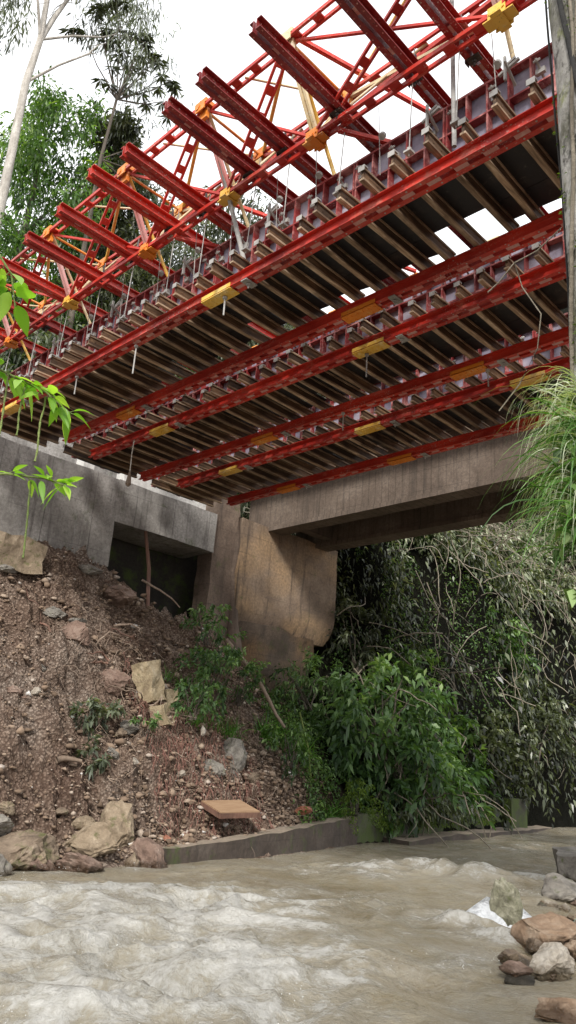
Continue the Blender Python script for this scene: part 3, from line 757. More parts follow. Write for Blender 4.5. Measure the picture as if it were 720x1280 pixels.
truss(5.0, 'second red triangular lattice truss standing over the far formwork rows behind the first')
# long braces between the trusses
for i, (p, q, s) in enumerate((((-5.42,4.85,10.42),(-3.95,9.7,10.42),'starting at the cream node and closest to the sky'), ((-5.1,5.4,9.16),(-3.4,8.0,9.16),'low one passing just over the mould edge near the planks'),
                       ((-8.9,4.85,10.42),(-7.0,9.7,10.42),'starting at the second orange node from the left'), ((-8.3,5.4,9.16),(-6.6,8.2,9.16),'low and half hidden behind the yellow node'))):
    mb = MB(); mb.bar(p, q, .055, .055); mb.bar(p, q, .02, .075)
    tag(mb.build('brace_bar', M['red']), 'thin red brace bar ' + s, 'brace')

# ------------------------------------------------------------------ transverse hanger beams
BX = [(-3.42,4.3),(-4.05,4.1),(-5.03,3.89),(-5.99,3.92),(-6.65,3.92),(-7.69,4.01),(-8.41,3.93),(-9.47,4.05),(-10.49,4.06),(-11.49,4.1),(-12.6,4.2),(-13.7,4.3),(-2.3,3.9),(-1.3,3.9)]
BX.sort(key=lambda b: -b[0])
ordn = ['first','second','third','fourth','fifth','sixth','seventh','eighth','ninth','tenth','eleventh','twelfth','thirteenth','fourteenth']
ZB = 9.33
def hanger_proto(mat):
    t = thing('crossbeam', (0,0,0), 'x', 'steel beam', 'red crossbeams sticking out over the river')
    L = 8.4
    for s in (-1, 1):
        mb = MB(); mb.channel((s*.028,0,.085), (s*.028,L,.085), .155, .058, .011, s)
        ch_ = mb.build('channel', mat, t)
    mb = MB(); y = .3
    while y < L: mb.box(-.0215,.0215,y,y+.1,.02,.03); y += .62
    mb.build('lattice', M['pink'], t)
    mb = MB()
    for k in range(44):
        y = .06+k*.11
        for sx in (-1,1):
            mb.tube([(sx*.068,y,.0035),(sx*.068,y,.0075)], .0095, 6)
            if k < 12 or k % 3 == 0: mb.tube([(sx*.0335,y,.12),(sx*.038,y,.12)], .0095, 6)
    mb.build('bolt_hole_dots', M['pink'], ch_)  # pale discs stand for the light dots of bolt holes
    mb = MB(); mb.box(-.075,.075,1.37,1.47,-.012,.0); mb.box(-.07,.07,1.39,1.45,.165,.178)
    for sx in (-.0,): mb.tube([(sx,1.42,-.1),(sx,1.42,.36)], .016, 6)
    mb.tube([(0,1.42,-.06),(0,1.42,-.03)], .028, 6); mb.box(-.10,-.088,1.38,1.46,-.03,.03)
    mb.build('clamp', M['darksteel'], t)
    return t
pd = hanger_proto(M['maroon']); pr = hanger_proto(M['redbeam']); used = {}
for i, (x, y) in enumerate(BX):
    src = pd if x > -7 else pr
    lb = ('dark maroon' if x > -7 else 'brighter red') + ' double channel crossbeam, %s counting back from the mossy trunk' % ordn[i]
    if src.name in used: o = copy_thing(src, (x,y,ZB), lb)
    else: o = src; o.location = (x,y,ZB); o['label'] = lb; used[src.name] = 1
    o.rotation_euler = (0,0,random.uniform(-.01,.01))
# tie rods from crossbeams to joist ends
for i, (x, y) in enumerate(BX):
    mb = MB(); yy = 5.44 + random.uniform(-.03,.03); r = random.uniform(-.05,.05)
    mb.tube([(x+.0,yy+.05,9.75),(x+r*.5,yy+.02,9.0),(x+r,yy,8.16)], .007, 6); mb.box(x+r-.045,x+r+.045,yy-.045,yy+.045,8.2,8.225)
    mb.tube([(x+r,yy,8.225),(x+r,yy,8.27)], .028, 6)
    tag(mb.build('tie_rod', M['galv']), 'thin steel tie rod hanging from the %s crossbeam behind the mossy trunk' % ordn[i], 'tie rod', 'tie rods below the crossbeams')
for x in [-3.1,-4.6,-5.6,-6.3,-7.2,-8.0,-8.9,-9.9,-10.9,-11.9,-12.9]:
    mb = MB(); mb.tube([(x,5.55,9.3),(x+.04,5.58,8.3)], .005, 5); mb.tube([(x+.04,5.58,8.86),(x+.04,5.60,8.9)], .045, 8)
    tag(mb.build('tie_bar', M['galv']), 'short thin tie bar with a round washer in front of the nearest mould panels', 'tie bar', 'short tie bars along the nearest mould')
# props and poles in the frame
for p, q, r_, s in (((-7.1,4.9,10.25),(-7.05,5.75,8.35),.032,'white steel pole standing at the mould edge left of centre'), ((-3.6,5.5,11.6),(-3.62,5.66,8.2),.026,'long white steel pole rising past the sky opening at the top')):
    mb = MB(); mb.tube([p,q], r_, 10); tag(mb.build('steel_pole', M['galv'], None, True), s, 'pole')
# hanging rope with a wooden handle, short loose bolts below runners
mb = MB(); mb.tube([(-12.55,7.86,7.82),(-12.56,7.86,7.5),(-12.55,7.87,7.1)], .012, 6)
o = mb.build('hanging_rope', M['rope']); mb = MB(); mb.tube([(-12.55,7.87,7.12),(-12.55,7.87,6.98),(-12.55,7.87,6.85),(-12.55,7.87,6.8)], [.02,.045,.06,.025], 8)
mb.build('knot', M['twig'], o); tag(o, 'short rope with a thick knot hanging from the third red runner beam', 'rope')
for x, y, l in ((-9.3,5.62,.5),(-11.0,5.6,.35),(-8.2,9.3,.35),(-5.4,9.42,.3),(-7.2,5.6,.3),(-6.6,7.95,.4)):
    mb = MB(); mb.tube([(x,y,7.78),(x+.01,y,7.78-l)], .012, 6); mb.tube([(x,y,7.74),(x,y,7.77)], .035, 6)
    tag(mb.build('hanging_bolt', M['galv']), 'short threaded bolt end hanging below a red runner beam', 'bolt', 'threaded bolts hanging below the runners')

# ------------------------------------------------------------------ bank: gravel, rocks, roots
M['blocktan'] = rockmat('pale_tan_block', (.2,.15,.09), (.4,.32,.2), (.55,.47,.34), .15, 4)
def bank_pt(x, y): return Vector((x, y, ground(x, y)[0]))
def gravel():
    v, f = ICO1; v = np.array([tuple(p) for p in v]); f = np.array(f); n = 24000
    V = []; F = []; va = []
    for i in range(n):
        y = random.uniform(3.5, 16) if i % 3 else random.uniform(9,16); x0 = lerp_tab(BANK, y); x = random.uniform(-15.9, x0-.2) if i % 4 else random.uniform(x0-1.4, x0-.35)
        if noise.noise(Vector((x*.8,y*.8,3))) + .5*noise.noise(Vector((x*2.5,y*2.5,1))) < random.uniform(-.5,.12): continue
        s = .012*random.paretovariate(1.9); s = min(s, .07)
        z = ground(x,y)[0]
        q = (v*(1+RG.normal(size=(len(v),1))*.25)+RG.normal(size=v.shape)*.12)*np.array([s*random.uniform(.8,1.5), s*random.uniform(.8,1.5), s*random.uniform(.5,1)])
        V.append(q + [x+.06, y, z+.25*s]); F.append(f+len(v)*i); va.append(np.full(len(v), min(1,random.random()**1.4*.85+(.3 if random.random()<.04 else 0))))
    o = arr_obj('gravel', np.concatenate(V), np.concatenate(F), M['gravel'], np.concatenate(va), k=3); tag(o, 'loose brown gravel and soil clods covering the eroded earth bank', 'gravel', kind='stuff')
gravel()
rk = [  # x,y,dz,size,mat,label
 (-11.35,5.3,.02,(.55,.6,.35),'rock','mossy brown boulder at the water edge in the left corner of the bank'),
 (-11.5,6.5,.05,(.5,.65,.34),'rock','broad brown boulder with green moss at the waterline, second from the left'),
 (-11.6,7.5,.0,(.55,.6,.40),'rocktan','tan rock outcrop at the waterline below the slope'),
 (-11.9,8.2,.1,(.5,.42,.58),'rocktan','tall tan cracked outcrop just left of the river wall end'),
 (-11.25,8.15,-.05,(.28,.25,.26),'rock','small wet rock touching the blunt end of the river wall'),
 (-12.0,6.0,.25,(.35,.4,.22),'rockgrey','grey flat stone above the mossy boulders'),
 (-14.2,8.2,-.05,(.3,.35,.3),'rocksoil','brown boulder with roots hanging over it in the middle of the slope'),
 (-13.9,9.0,-.08,(.4,.42,.3),'rocksoil','rounded soil coloured boulder right of the hollow'),
 (-15.55,9.1,.1,(.35,.28,.12),'rockgrey','flat grey slab lying under the bottom of the wall'),
 (-15.5,9.75,.0,(.5,.75,.26),'rocksoil','rough layered rock lump beside the dark recess'),
 (-13.3,12.0,-.05,(.45,.5,.5),'rockgrey','grey mossy boulder above the wooden board'),
 (-13.0,11.2,.05,(.3,.3,.3),'rockgrey','small grey boulder left of the mossy one above the board'),
 (-13.4,7.1,.0,(.12,.14,.08),'rockwhite','small pale stone on the left part of the slope'),
 (-12.6,8.9,.1,(.1,.12,.1),'rockwhite','white pebble above the tan outcrop'),
 (-13.2,11.0,.35,(.09,.07,.13),'rockwhite','small white stone standing in the reddish root mat'),
 (-12.8,10.2,.1,(.13,.1,.1),'rockwhite','white stone in the grass right of the tan blocks'),
 (-15.2,6.95,.1,(.25,.3,.1),'rockgrey','two flat grey stones wedged beneath the tan footing'),
]
for i, (x,y,dz,s,m,lb) in enumerate(rk):
    p = bank_pt(x,y) if x < lerp_tab(BANK,y)-.2 else Vector((x,y,0)); p.z += dz
    tag(rock(p, s, M[m], 40+i, 15, .16, random.uniform(0,3)), lb, 'rock')
for i in range(34):
    y = random.uniform(4.2, 8.5); d = random.uniform(-.1,1.1); x = lerp_tab(BANK,y) - d; sz = random.uniform(.12,.36)*(1.1-.3*d)
    o = rock((x, y, max(0,ground(x,y)[0]) + .02), (sz*1.1, sz*1.3, sz*random.uniform(.6,1.0)), M[random.choice(['rock','rock','rocktan','rockgrey','rocksoil'])], 300+i, 16, .18, random.uniform(0,3), tilt=random.uniform(-.6,.6))
    tag(o, 'brown or tan angular rock in the rubble along the waterline below the slope', 'rock', 'angular rocks along the left waterline')
for i in range(46):
    y = random.uniform(5.5, 12.8); x = random.uniform(-15.6, lerp_tab(BANK,y)-.9); sz = .06*random.paretovariate(1.6); sz = min(sz, .2)
    o = rock((x, y, ground(x,y)[0] - .02), (sz*1.2, sz*1.4, sz*random.uniform(.5,.9)), M[random.choice(['rocksoil','rocksoil','rock','rockgrey'])], 400+i, 12, .2, random.uniform(0,3), tilt=random.uniform(-.5,.5))
    tag(o, 'small half buried stone on the brown slope', 'rock', 'half buried stones on the slope')
for i, (x, y, dz, sx, sy, sz, rz, lb) in enumerate(((-13.75,9.85,.22,.2,.24,.42,.3,'upright pale tan broken block set in the middle of the slope'),(-13.4,10.0,-.05,.18,.2,.2,.5,'squarish tan block just below the upright pale one'),(-13.9,10.5,.1,.14,.22,.13,.1,'small pale slab right of the upright tan block'))):
    mb = MB(); grid_box(mb, -sx,sx,-sy,sy,-sz,sz,.06); o = mb.build('stone_block', M['blocktan']); jag(o, .07, 3.1, i*5); p = bank_pt(x,y); o.location = (x,y,p.z+dz); o.rotation_euler = (.15,-.25,rz); tag(o, lb, 'stone block')
rr = [
 ((-5.42,9.72,.17),(.27,.24,.50),'rockmoss',0,'upright speckled grey rock with yellow lichen standing in the water'),
 ((-4.72,9.35,.10),(.55,.38,.30),'rockorange',.75,'wedge shaped orange brown rock behind the speckled upright one'),
 ((-3.95,8.0,.10),(.36,.30,.22),'rockwhite',.6,'cream white crumbly rock at the near water edge'),
 ((-6.15,12.95,.14),(.62,.62,.30),'rockgrey',.7,'large brownish grey boulder at the right water edge'),
 ((-5.15,5.20,.06),(.2,.17,.19),'darkrock',.2,'dark wet rock breaking the surface in the white rapids'),
 ((-3.15,6.85,.05),(.42,.35,.14),'rockorange',.7,'orange brown flat rock in the bottom right corner'),
 ((-4.05,7.6,.0),(.22,.14,.07),'darkrock',.7,'flat dark stone just under the cream white rock'),
 ((-4.0,9.3,.05),(.45,.4,.2),'rockorange',.2,'rust brown rock behind the orange wedge at the frame edge'),
 ((-4.9,11.0,.05),(.35,.4,.16),'rock',.2,'low brown rock by the blue plastic scraps'),
]
M['darkrock'] = rockmat('wet_dark_rock', (.03,.03,.026), (.12,.115,.10), (.34,.33,.3), 0, 9)
for i, (p, s, m, rz, lb) in enumerate(rr):
    tag(rock(p, (s[0]*.86,s[1]*.86,s[2]*.9), M[m], 90+i, 13 if i != 0 else 7, .1, rz), lb, 'rock')
for i in range(26):
    y = random.uniform(7.2,14.5); x = lerp_tab(NEAR,y) - random.uniform(.05,.75); sz = random.uniform(.05,.15)
    o = rock((x,y,.03+sz*.2), (sz*1.3,sz*1.1,sz*.7), M[random.choice(['rockgrey','rock','rocktan','rockwhite','rocksoil'])], 600+i, 12, .15, random.uniform(0,3))
    tag(o, 'small wet stone along the near water edge between the larger rocks', 'rock', 'small wet stones along the near edge')
mb = MB(); grid_box(mb, -.45,.45,-.5,.5,-.4,.34,.12); o = mb.build('concrete_block', M['rockgrey']); jag(o, .08, 2.5, 1); o.location = (-7.3,16.2,.2); o.rotation_euler = (.1,-.05,.5)
tag(o, 'broken grey concrete block with a little moss at the right water edge', 'concrete block')
mb = MB(); mb.box(-.2,.2,-.25,.25,.0,.07); mb.box(-.12,.12,-.15,.15,-.3,-.001); o = mb.build('wooden_crate', M['pallet']); o.location = (-6.6,15.6,.75)
tag(o, 'small wooden stool like crate on top of the broken concrete block', 'crate')
# white bag wrapped round the speckled rock
mb = MB(); base = [(-6.02,9.22,.03),(-5.85,9.35,.12),(-5.72,9.46,.24),(-5.58,9.58,.38),(-5.3,9.82,.34),(-5.12,9.98,.16),(-5.02,10.05,.03)]
for (x,y,z) in base: mb.v += [(x,y,z),(x+.10,y-.12,z*.45),(x+.12,y-.17,-.05),(x-.1,y+.13,z*.3)]
for i in range(len(base)-1):
    a = i*4; b = a+4; mb.f += [(a+1,b+1,b,a),(a+2,b+2,b+1,a+1),(a,b,b+3,a+3)]
o = mb.build('plastic_bag', M['bag'], None, True); jag(o, .03, 9, 2); tag(o, 'white plastic sack snagged around the speckled rock in the water', 'plastic bag')
for i, (x,y,l,m,lb) in enumerate(((-5.0,10.3,.42,'blue','thin torn blue green plastic scrap behind the orange rock'),(-4.6,10.1,.3,'brick','small red brown scrap beside the blue plastic'))):
    mb = MB()
    for k in range(9):
        t = k/8; mb.v += [(x+l*t, y+l*.5*t, .14+.05*math.sin(k*1.9)), (x+l*t-.05, y+l*.5*t+.1, .13+.06*math.cos(k*1.4))]
    for k in range(8): mb.f.append((2*k,2*k+2,2*k+3,2*k+1))
    tag(mb.build('plastic_scrap', M[m]), lb, 'litter')
# board on the river wall, brick piece
bd = thing('wooden_board', (-12.15,11.05,.88), 'square wooden shuttering board resting on the river wall rubble', 'board')
mb = MB(); mb.box(-.45,.45,-.62,.62,.0,.025)
mb.build('sheet', M['pallet'], bd)
mb = MB(); mb.box(-.46,.46,-.64,-.58,-.11,-.001); mb.box(-.46,.46,.58,.64,-.11,-.001); mb.box(.405,.465,-.575,.575,-.11,-.001); mb.build('frame', M['post'], bd)
bd.rotation_euler = (.04,.22,-.12); bd.scale = (.8,.76,.9)
tag(rock((-12.75,13.9,.78),(.2,.25,.1),M['brick'],200,9,.05), 'red brick fragment lying on the rubble right of the board', 'brick')
tag(rock((-11.62,9.1,.38),(.07,.09,.06),M['brick'],201,9,.05), 'orange brick piece near the end of the river wall', 'brick')

def wander(p, d, L, n, jit, grav=0, rnd=random):
    pts = [Vector(p)]; d = Vector(d).normalized()
    for i in range(n):
        d = (d + Vector((rnd.gauss(0,jit), rnd.gauss(0,jit), rnd.gauss(0,jit)-grav))).normalized(); pts.append(pts[-1] + d*(L/n))
    return pts
def roots(name, n, xr, yr, L, r, mat, label, cat, grav=.12, jit=.35):
    mb = MB()
    for i in range(n):
        y = random.uniform(*yr); x = random.uniform(xr[0], min(xr[1], lerp_tab(BANK,y)-.5)); p = bank_pt(x,y)+Vector((.08,0,.05))
        l = random.uniform(L*.4, L); a = random.uniform(0,2*PI)
        pts = wander(p, (.6+.4*math.cos(a), math.sin(a), -.5), l, 6, jit, grav); rr_ = r*random.uniform(.5,1.4)
        pts = [Vector((q.x,q.y,max(q.z, ground(q.x,q.y)[0]+.01))) for q in pts]
        mb.tube(pts, [rr_*(1-.12*k) for k in range(7)], 4, False)
    o = mb.build(name, mat, None, True); tag(o, label, cat, kind='stuff')
roots('roots', 420, (-14.9,-11.9), (7.6,13.5), .75, .007, M['twig'], 'tangle of pale dead roots and twigs hanging on the earth bank', 'roots')
M['redroot'] = wood('red_root', (.12,.05,.035), (.22,.10,.075), (.33,.19,.15), 'Z', .9)
roots('root_mat', 1500, (-14.2,-12.2), (9.3,12.6), .4, .006, M['redroot'], 'mat of fine reddish hanging roots in the middle of the bank', 'roots', .5, .2)
for i in range(16):
    y = random.uniform(7.6,9.7) if i < 12 else random.uniform(9.5,12.5); x = random.uniform(-14.6,-13.3); p = bank_pt(x,y)+Vector((.1,0,.1))
    mb = MB(); pts = wander(p, (.5,random.choice([-1,1])*random.uniform(.5,1),random.uniform(-.3,.5)), random.uniform(.6,1.3), 9, .45, .12); pts = [Vector((q.x,q.y,max(q.z, ground(q.x,q.y)[0]+.03))) for q in pts]
    mb.tube(pts, [.028*(1-.09*k)*random.uniform(.7,1.2) for k in range(10)], 6); tag(mb.build('root', M['twig'] if i % 2 else M['post'], None, True), 'gnarled exposed root curling out of the middle of the brown slope', 'root', 'gnarled roots on the slope')
for i, (p, d, l, r, lb) in enumerate((((-14.3,7.9,3.1),(.2,.5,.9),.7,.055,'short dark branch stump sticking up from the slope beside the roots'),
      ((-15.2,10.3,5.7),(.3,1,-.5),1.2,.03,'thin pale stick lying below the dark recess'),
      ((-12.7,7.35,1.55),(.3,.8,.2),.45,.06,'short cut log on the lower left slope'),
      ((-12.5,7.7,.95),(.1,.15,1),.5,.022,'thin upright stick in the lower left gravel'),
      ((-14.6,12.6,4.6),(.6,.9,-1.0),2.6,.07,'long grey fallen log running down toward the river wall'),
      ((-13.4,14.2,3.0),(.3,.3,-1),2.2,.02,'yellowish bent vine stem hanging over the rubble'))):
    mb = MB(); pts = wander(p, d, l, 7, .12); mb.tube(pts, [r*(1-.07*k) for k in range(8)], 7)
    tag(mb.build('branch', M['twig'] if i != 5 else M['stem_green'], None, True), lb, 'branch')

# ------------------------------------------------------------------ vegetation
def shrub(name, c, rad, nclump, nleaf, L, W, mat, label, cat, seed, group=None, down=.5, crs=.28, stems=9, ground_z=None, stemmat='bark_dark', fold=.2, vbias=0, height_light=True):
    global RG
    RG = np.random.default_rng(seed); rnd = random.Random(seed)
    t = thing(name, (c[0],c[1],c[2]-rad[2] if ground_z is None else ground_z), label, cat, group)
    u = unit(RG.normal(size=(nclump,3)))*RG.uniform(.35,1,(nclump,1))**.6
    C = u*np.array(rad); cv = RG.uniform(-.22,.22,nclump)
    i = RG.integers(0, nclump, nleaf); sd_ = unit(C/np.array(rad)*.8 + RG.normal(size=(nclump,3))*.6 + [0,0,.25]); rm = float(np.mean(rad))
    sl_ = rm*RG.uniform(.35,.95,nclump); t_ = RG.uniform(0,1,nleaf)**.8; P = C[i]*.85 + sd_[i]*(t_*sl_[i])[:,None] - np.array([0,0,1.])*(t_**2*sl_[i]*.45)[:,None] + RG.normal(size=(nleaf,3))*rm*crs*.2
    D = sd_[i]*.5 + RG.normal(size=(nleaf,3))*.6 + np.array([0,0,-down])
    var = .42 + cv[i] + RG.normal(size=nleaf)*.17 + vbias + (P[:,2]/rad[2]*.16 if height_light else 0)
    z0 = (c[2]-rad[2] if ground_z is None else ground_z)
    off = np.array([0,0,c[2]-z0])
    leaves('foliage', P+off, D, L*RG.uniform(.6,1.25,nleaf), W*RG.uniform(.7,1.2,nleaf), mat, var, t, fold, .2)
    mb = MB()
    for k in range(stems):
        q = Vector(C[rnd.randrange(nclump)])*.85 + Vector(off); a = Vector((rnd.uniform(-.15,.15)*rad[0], rnd.uniform(-.15,.15)*rad[1], -.1))
        pts = [a.lerp(q, s/5) + Vector((rnd.gauss(0,.05), rnd.gauss(0,.05), rnd.gauss(0,.03)+ .25*math.sin(s/5*PI)))*rad[2]*.5 for s in range(6)]
        mb.tube(pts, [.018*max(rad)*(1.3-s*.2)+.002 for s in range(6)], 5, False)
    mb.build('stems', M[stemmat], t, True)
    return t

# the tangled slope right of the pier: one mass of leaves
def slope_mass():
    global RG
    RG = np.random.default_rng(5); n = 210000
    Y = RG.uniform(17.4, 44, n); X = np.array([lerp_tab(BANK, y) for y in Y]) - .2 - 9.5*RG.uniform(0,1,n)**.8
    cl = np.array([noise.fractal(Vector((x*.55,y*.45,1)),1,2,4) for x,y in zip(X,Y)])
    fin = np.array([noise.noise(Vector((x*2.2,y*2.0,4))) for x,y in zip(X,Y)])
    Z = np.array([ground(x,y)[0] for x,y in zip(X,Y)])
    depth = RG.uniform(0,1,n)
    g_ = np.maximum(0, cl)*1.3 + np.maximum(0, fin)*.5
    X2 = X + .12 + g_ + depth*.5; Z2 = Z + .05 + depth*.4 + g_*.35
    keep = (RG.uniform(size=n) < np.clip(.6+cl*1.5+fin*.8, .12, 1))
    P = np.stack([X2,Y,Z2],1)[keep]; m = len(P)
    D = RG.normal(size=(m,3))*.6 + np.array([.7,-.25,-.75])
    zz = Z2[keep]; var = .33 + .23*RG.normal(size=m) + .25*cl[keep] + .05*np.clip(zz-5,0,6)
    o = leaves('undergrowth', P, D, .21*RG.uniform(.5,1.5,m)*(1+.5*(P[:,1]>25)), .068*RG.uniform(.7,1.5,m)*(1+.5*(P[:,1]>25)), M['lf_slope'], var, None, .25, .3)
    tag(o, 'dense dark tangle of drooping leaves covering the slope right of the pier', 'undergrowth', kind='stuff')
    mb = MB()
    for i in range(800):
        y = random.uniform(17.6, 40); x = lerp_tab(BANK,y) - random.uniform(.3,8); p = bank_pt(x,y)+Vector((.7,0,.8))
        d = (random.uniform(.0,.7), random.uniform(-.5,.5), random.uniform(-1,.6)); pts = wander(p, d, random.uniform(1,3.2), 8, .25, .10)
        mb.tube(pts, random.uniform(.008,.022), 4, False)
    tag(mb.build('vines', M['vine'], None, True), 'tangle of thin pale vines and bare stems over the dark slope', 'vines', kind='stuff')
slope_mass()
def low_green(name, n, yr, depth, zoff, L, W, mat, label, seed, thr=-.1, down=.3):
    global RG
    RG = np.random.default_rng(seed); Y = RG.uniform(yr[0], yr[1], n); X = np.array([lerp_tab(BANK,y) for y in Y]) - depth[0] - (depth[1]-depth[0])*RG.uniform(0,1,n)
    c = np.array([noise.fractal(Vector((x*1.1+seed,y*.9,1)),1,2,3) for x,y in zip(X,Y)]); k = c > thr
    X, Y, c = X[k], Y[k], c[k]; Z = np.array([ground(x,y)[0] for x,y in zip(X,Y)]) + zoff + np.abs(RG.normal(size=len(X)))*.18*(1+c)
    P = np.stack([X+.15,Y,Z],1); m = len(P); D = RG.normal(size=(m,3))*.7 + np.array([.5,-.2,.3-down])
    o = leaves(name, P, D, L*RG.uniform(.6,1.3,m), W*RG.uniform(.7,1.3,m), mat, .45+.2*RG.normal(size=m)+c*.3, None, .2, .25)
    return tag(o, label, 'undergrowth', kind='stuff')
low_green('ground_cover', 26000, (13.6, 33), (.45, 3.0), .15, .13, .05, M['lf_green'], 'green low undergrowth spreading above the mossy river wall', 8, -.25)
low_green('moss', 14000, (15.4, 28.8), (-.08, .45), .3, .05, .03, M['lf_moss'], 'bright moss and small creepers hanging over the river wall top', 9, -.08, .95)

B = [ # near bank bushes: centre, radii, leaves
 ('leafy_bush', (-13.6,17.8,3.3), (1.3,1.9,1.3), 60, 2300, .30,.12,'lf_bush','broad bright green leafy bush hanging over the river below the old girders',31),
 ('leafy_bush', (-13.2,18.8,1.8), (1.0,1.8,1.0), 45, 1500, .32,.14,'lf_bush','lower large leaved green bush drooping just above the river wall',32),
 ('leafy_bush', (-14.8,20.3,4.2), (1.1,1.6,1.2), 44, 1300, .30,.11,'lf_green','dark green bush behind the bright one on the slope',33),
 ('leafy_bush', (-14.7,22.6,2.2), (1.1,2.2,1.2), 50, 1700, .32,.13,'lf_green','dark leafy bush over the middle of the mossy wall',34),
 ('leafy_bush', (-15.6,26.5,2.6), (1.1,2.0,1.5), 55, 2000, .28,.12,'lf_slope','pale large leaved bush at the right end of the mossy wall',35),
 ('leafy_bush', (-15.9,30.5,4.2), (1.4,2.2,2.2), 60, 2600, .28,.10,'lf_slope','greyish bush closing the river bend on the right',36),
 ('leafy_bush', (-16.6,28.5,7.2), (1.3,2.0,1.4), 45, 1900, .26,.10,'lf_green','olive green bush high on the slope beside the hanging grass',37),
 ('leafy_bush', (-15.0,16.2,4.1), (.75,1.1,.75), 34, 1100, .17,.045,'lf_green','feathery narrow leaved shrub in front of the brown pier foundation',38),
 ('leafy_bush', (-15.3,18.7,6.0), (.6,.8,1.3), 30, 900, .2,.06,'lf_dark','dark climbing shrub along the right edge of the pier',39),
 ('leafy_bush', (-13.7,11.5,3.9), (.5,.65,1.0), 34, 1400, .13,.055,'lf_bush','green climbing shrub left of the pier on the bank',40),
 ('leafy_bush', (-14.7,12.1,5.0), (.45,.6,.5), 20, 520, .13,.055,'lf_bush','small trailing bush right under the corner of the pier',47),
 ('leafy_bush', (-14.0,12.7,3.7), (.45,.6,.6), 24, 700, .12,.05,'lf_green','trailing darker plant between the climbing shrub and the foundation',48),
 ('leafy_bush', (-13.1,10.6,3.0), (.35,.5,.4), 22, 520, .12,.055,'lf_bush','small green shrub right of the tan stone blocks',41),
 ('leafy_bush', (-13.15,8.25,2.4), (.35,.55,.3), 22, 420, .17,.065,'lf_euc','grey green broad leaved plant hanging on the middle of the slope',42),
 ('leafy_bush', (-12.7,8.1,1.7), (.25,.3,.25), 12, 160, .17,.065,'lf_euc','small grey green plant drooping under the larger one',43),
 ('leafy_bush', (-12.9,9.3,2.3), (.2,.3,.25), 10, 130, .12,.05,'lf_bush','tiny green sapling below the squarish tan block',44),
 ('leafy_bush', (-13.0,13.6,2.3), (.5,.7,.5), 22, 600, .13,.05,'lf_green','small bush beside the fallen grey log',45),
 ('leafy_bush', (-12.95,16.0,1.1), (.35,.5,.55), 24, 900, .08,.035,'lf_moss','yellow green creeper spilling over the joint in the river wall',46),
]
for (nm, c, rd, nc, nl, L, W, m, lb, sd) in B: shrub(nm, c, rd, nc, nl, L, W, M[m], lb, 'bush', sd)
# grass tufts
def tuft(x, y, n, L, W, mat, label, sd, z=None, lean=(.3,-.1), sag=.8):
    global RG
    RG = np.random.default_rng(sd); p = bank_pt(x,y) if z is None else Vector((x,y,z))
    t = thing('grass_tuft', p, label, 'grass')
    P = RG.normal(size=(n,3))*np.array([.16,.22,.06]); D = RG.normal(size=(n,3))*.5 + np.array([lean[0],lean[1],1])
    blades('blades', P, D, L*RG.uniform(.5,1.2,n), W, M[mat], .5+.22*RG.normal(size=n), t, 6, sag*RG.uniform(.5,1.3,n)); return t
tuft(-14.2,13.9,170,.75,.03,'lf_grassgreen','bright green grass clump at the foot of the brown foundation',51)
tuft(-14.0,14.8,150,.8,.03,'lf_grassgreen','second bright grass clump right of the foundation foot',52)
tuft(-13.6,11.0,120,.5,.018,'lf_grassgreen','fine green grass patch left of the pier base',53)
tuft(-13.3,15.5,100,.8,.03,'lf_grassgreen','dark arching grass beside the yellow vine',54)

tuft(-14.4,10.9,90,.4,.016,'lf_grassgreen','small grass tuft growing right of the pale tan block',55)
tuft(-13.9,12.2,120,.55,.02,'lf_grassgreen','grass tuft below the pier corner beside the fallen log',56)
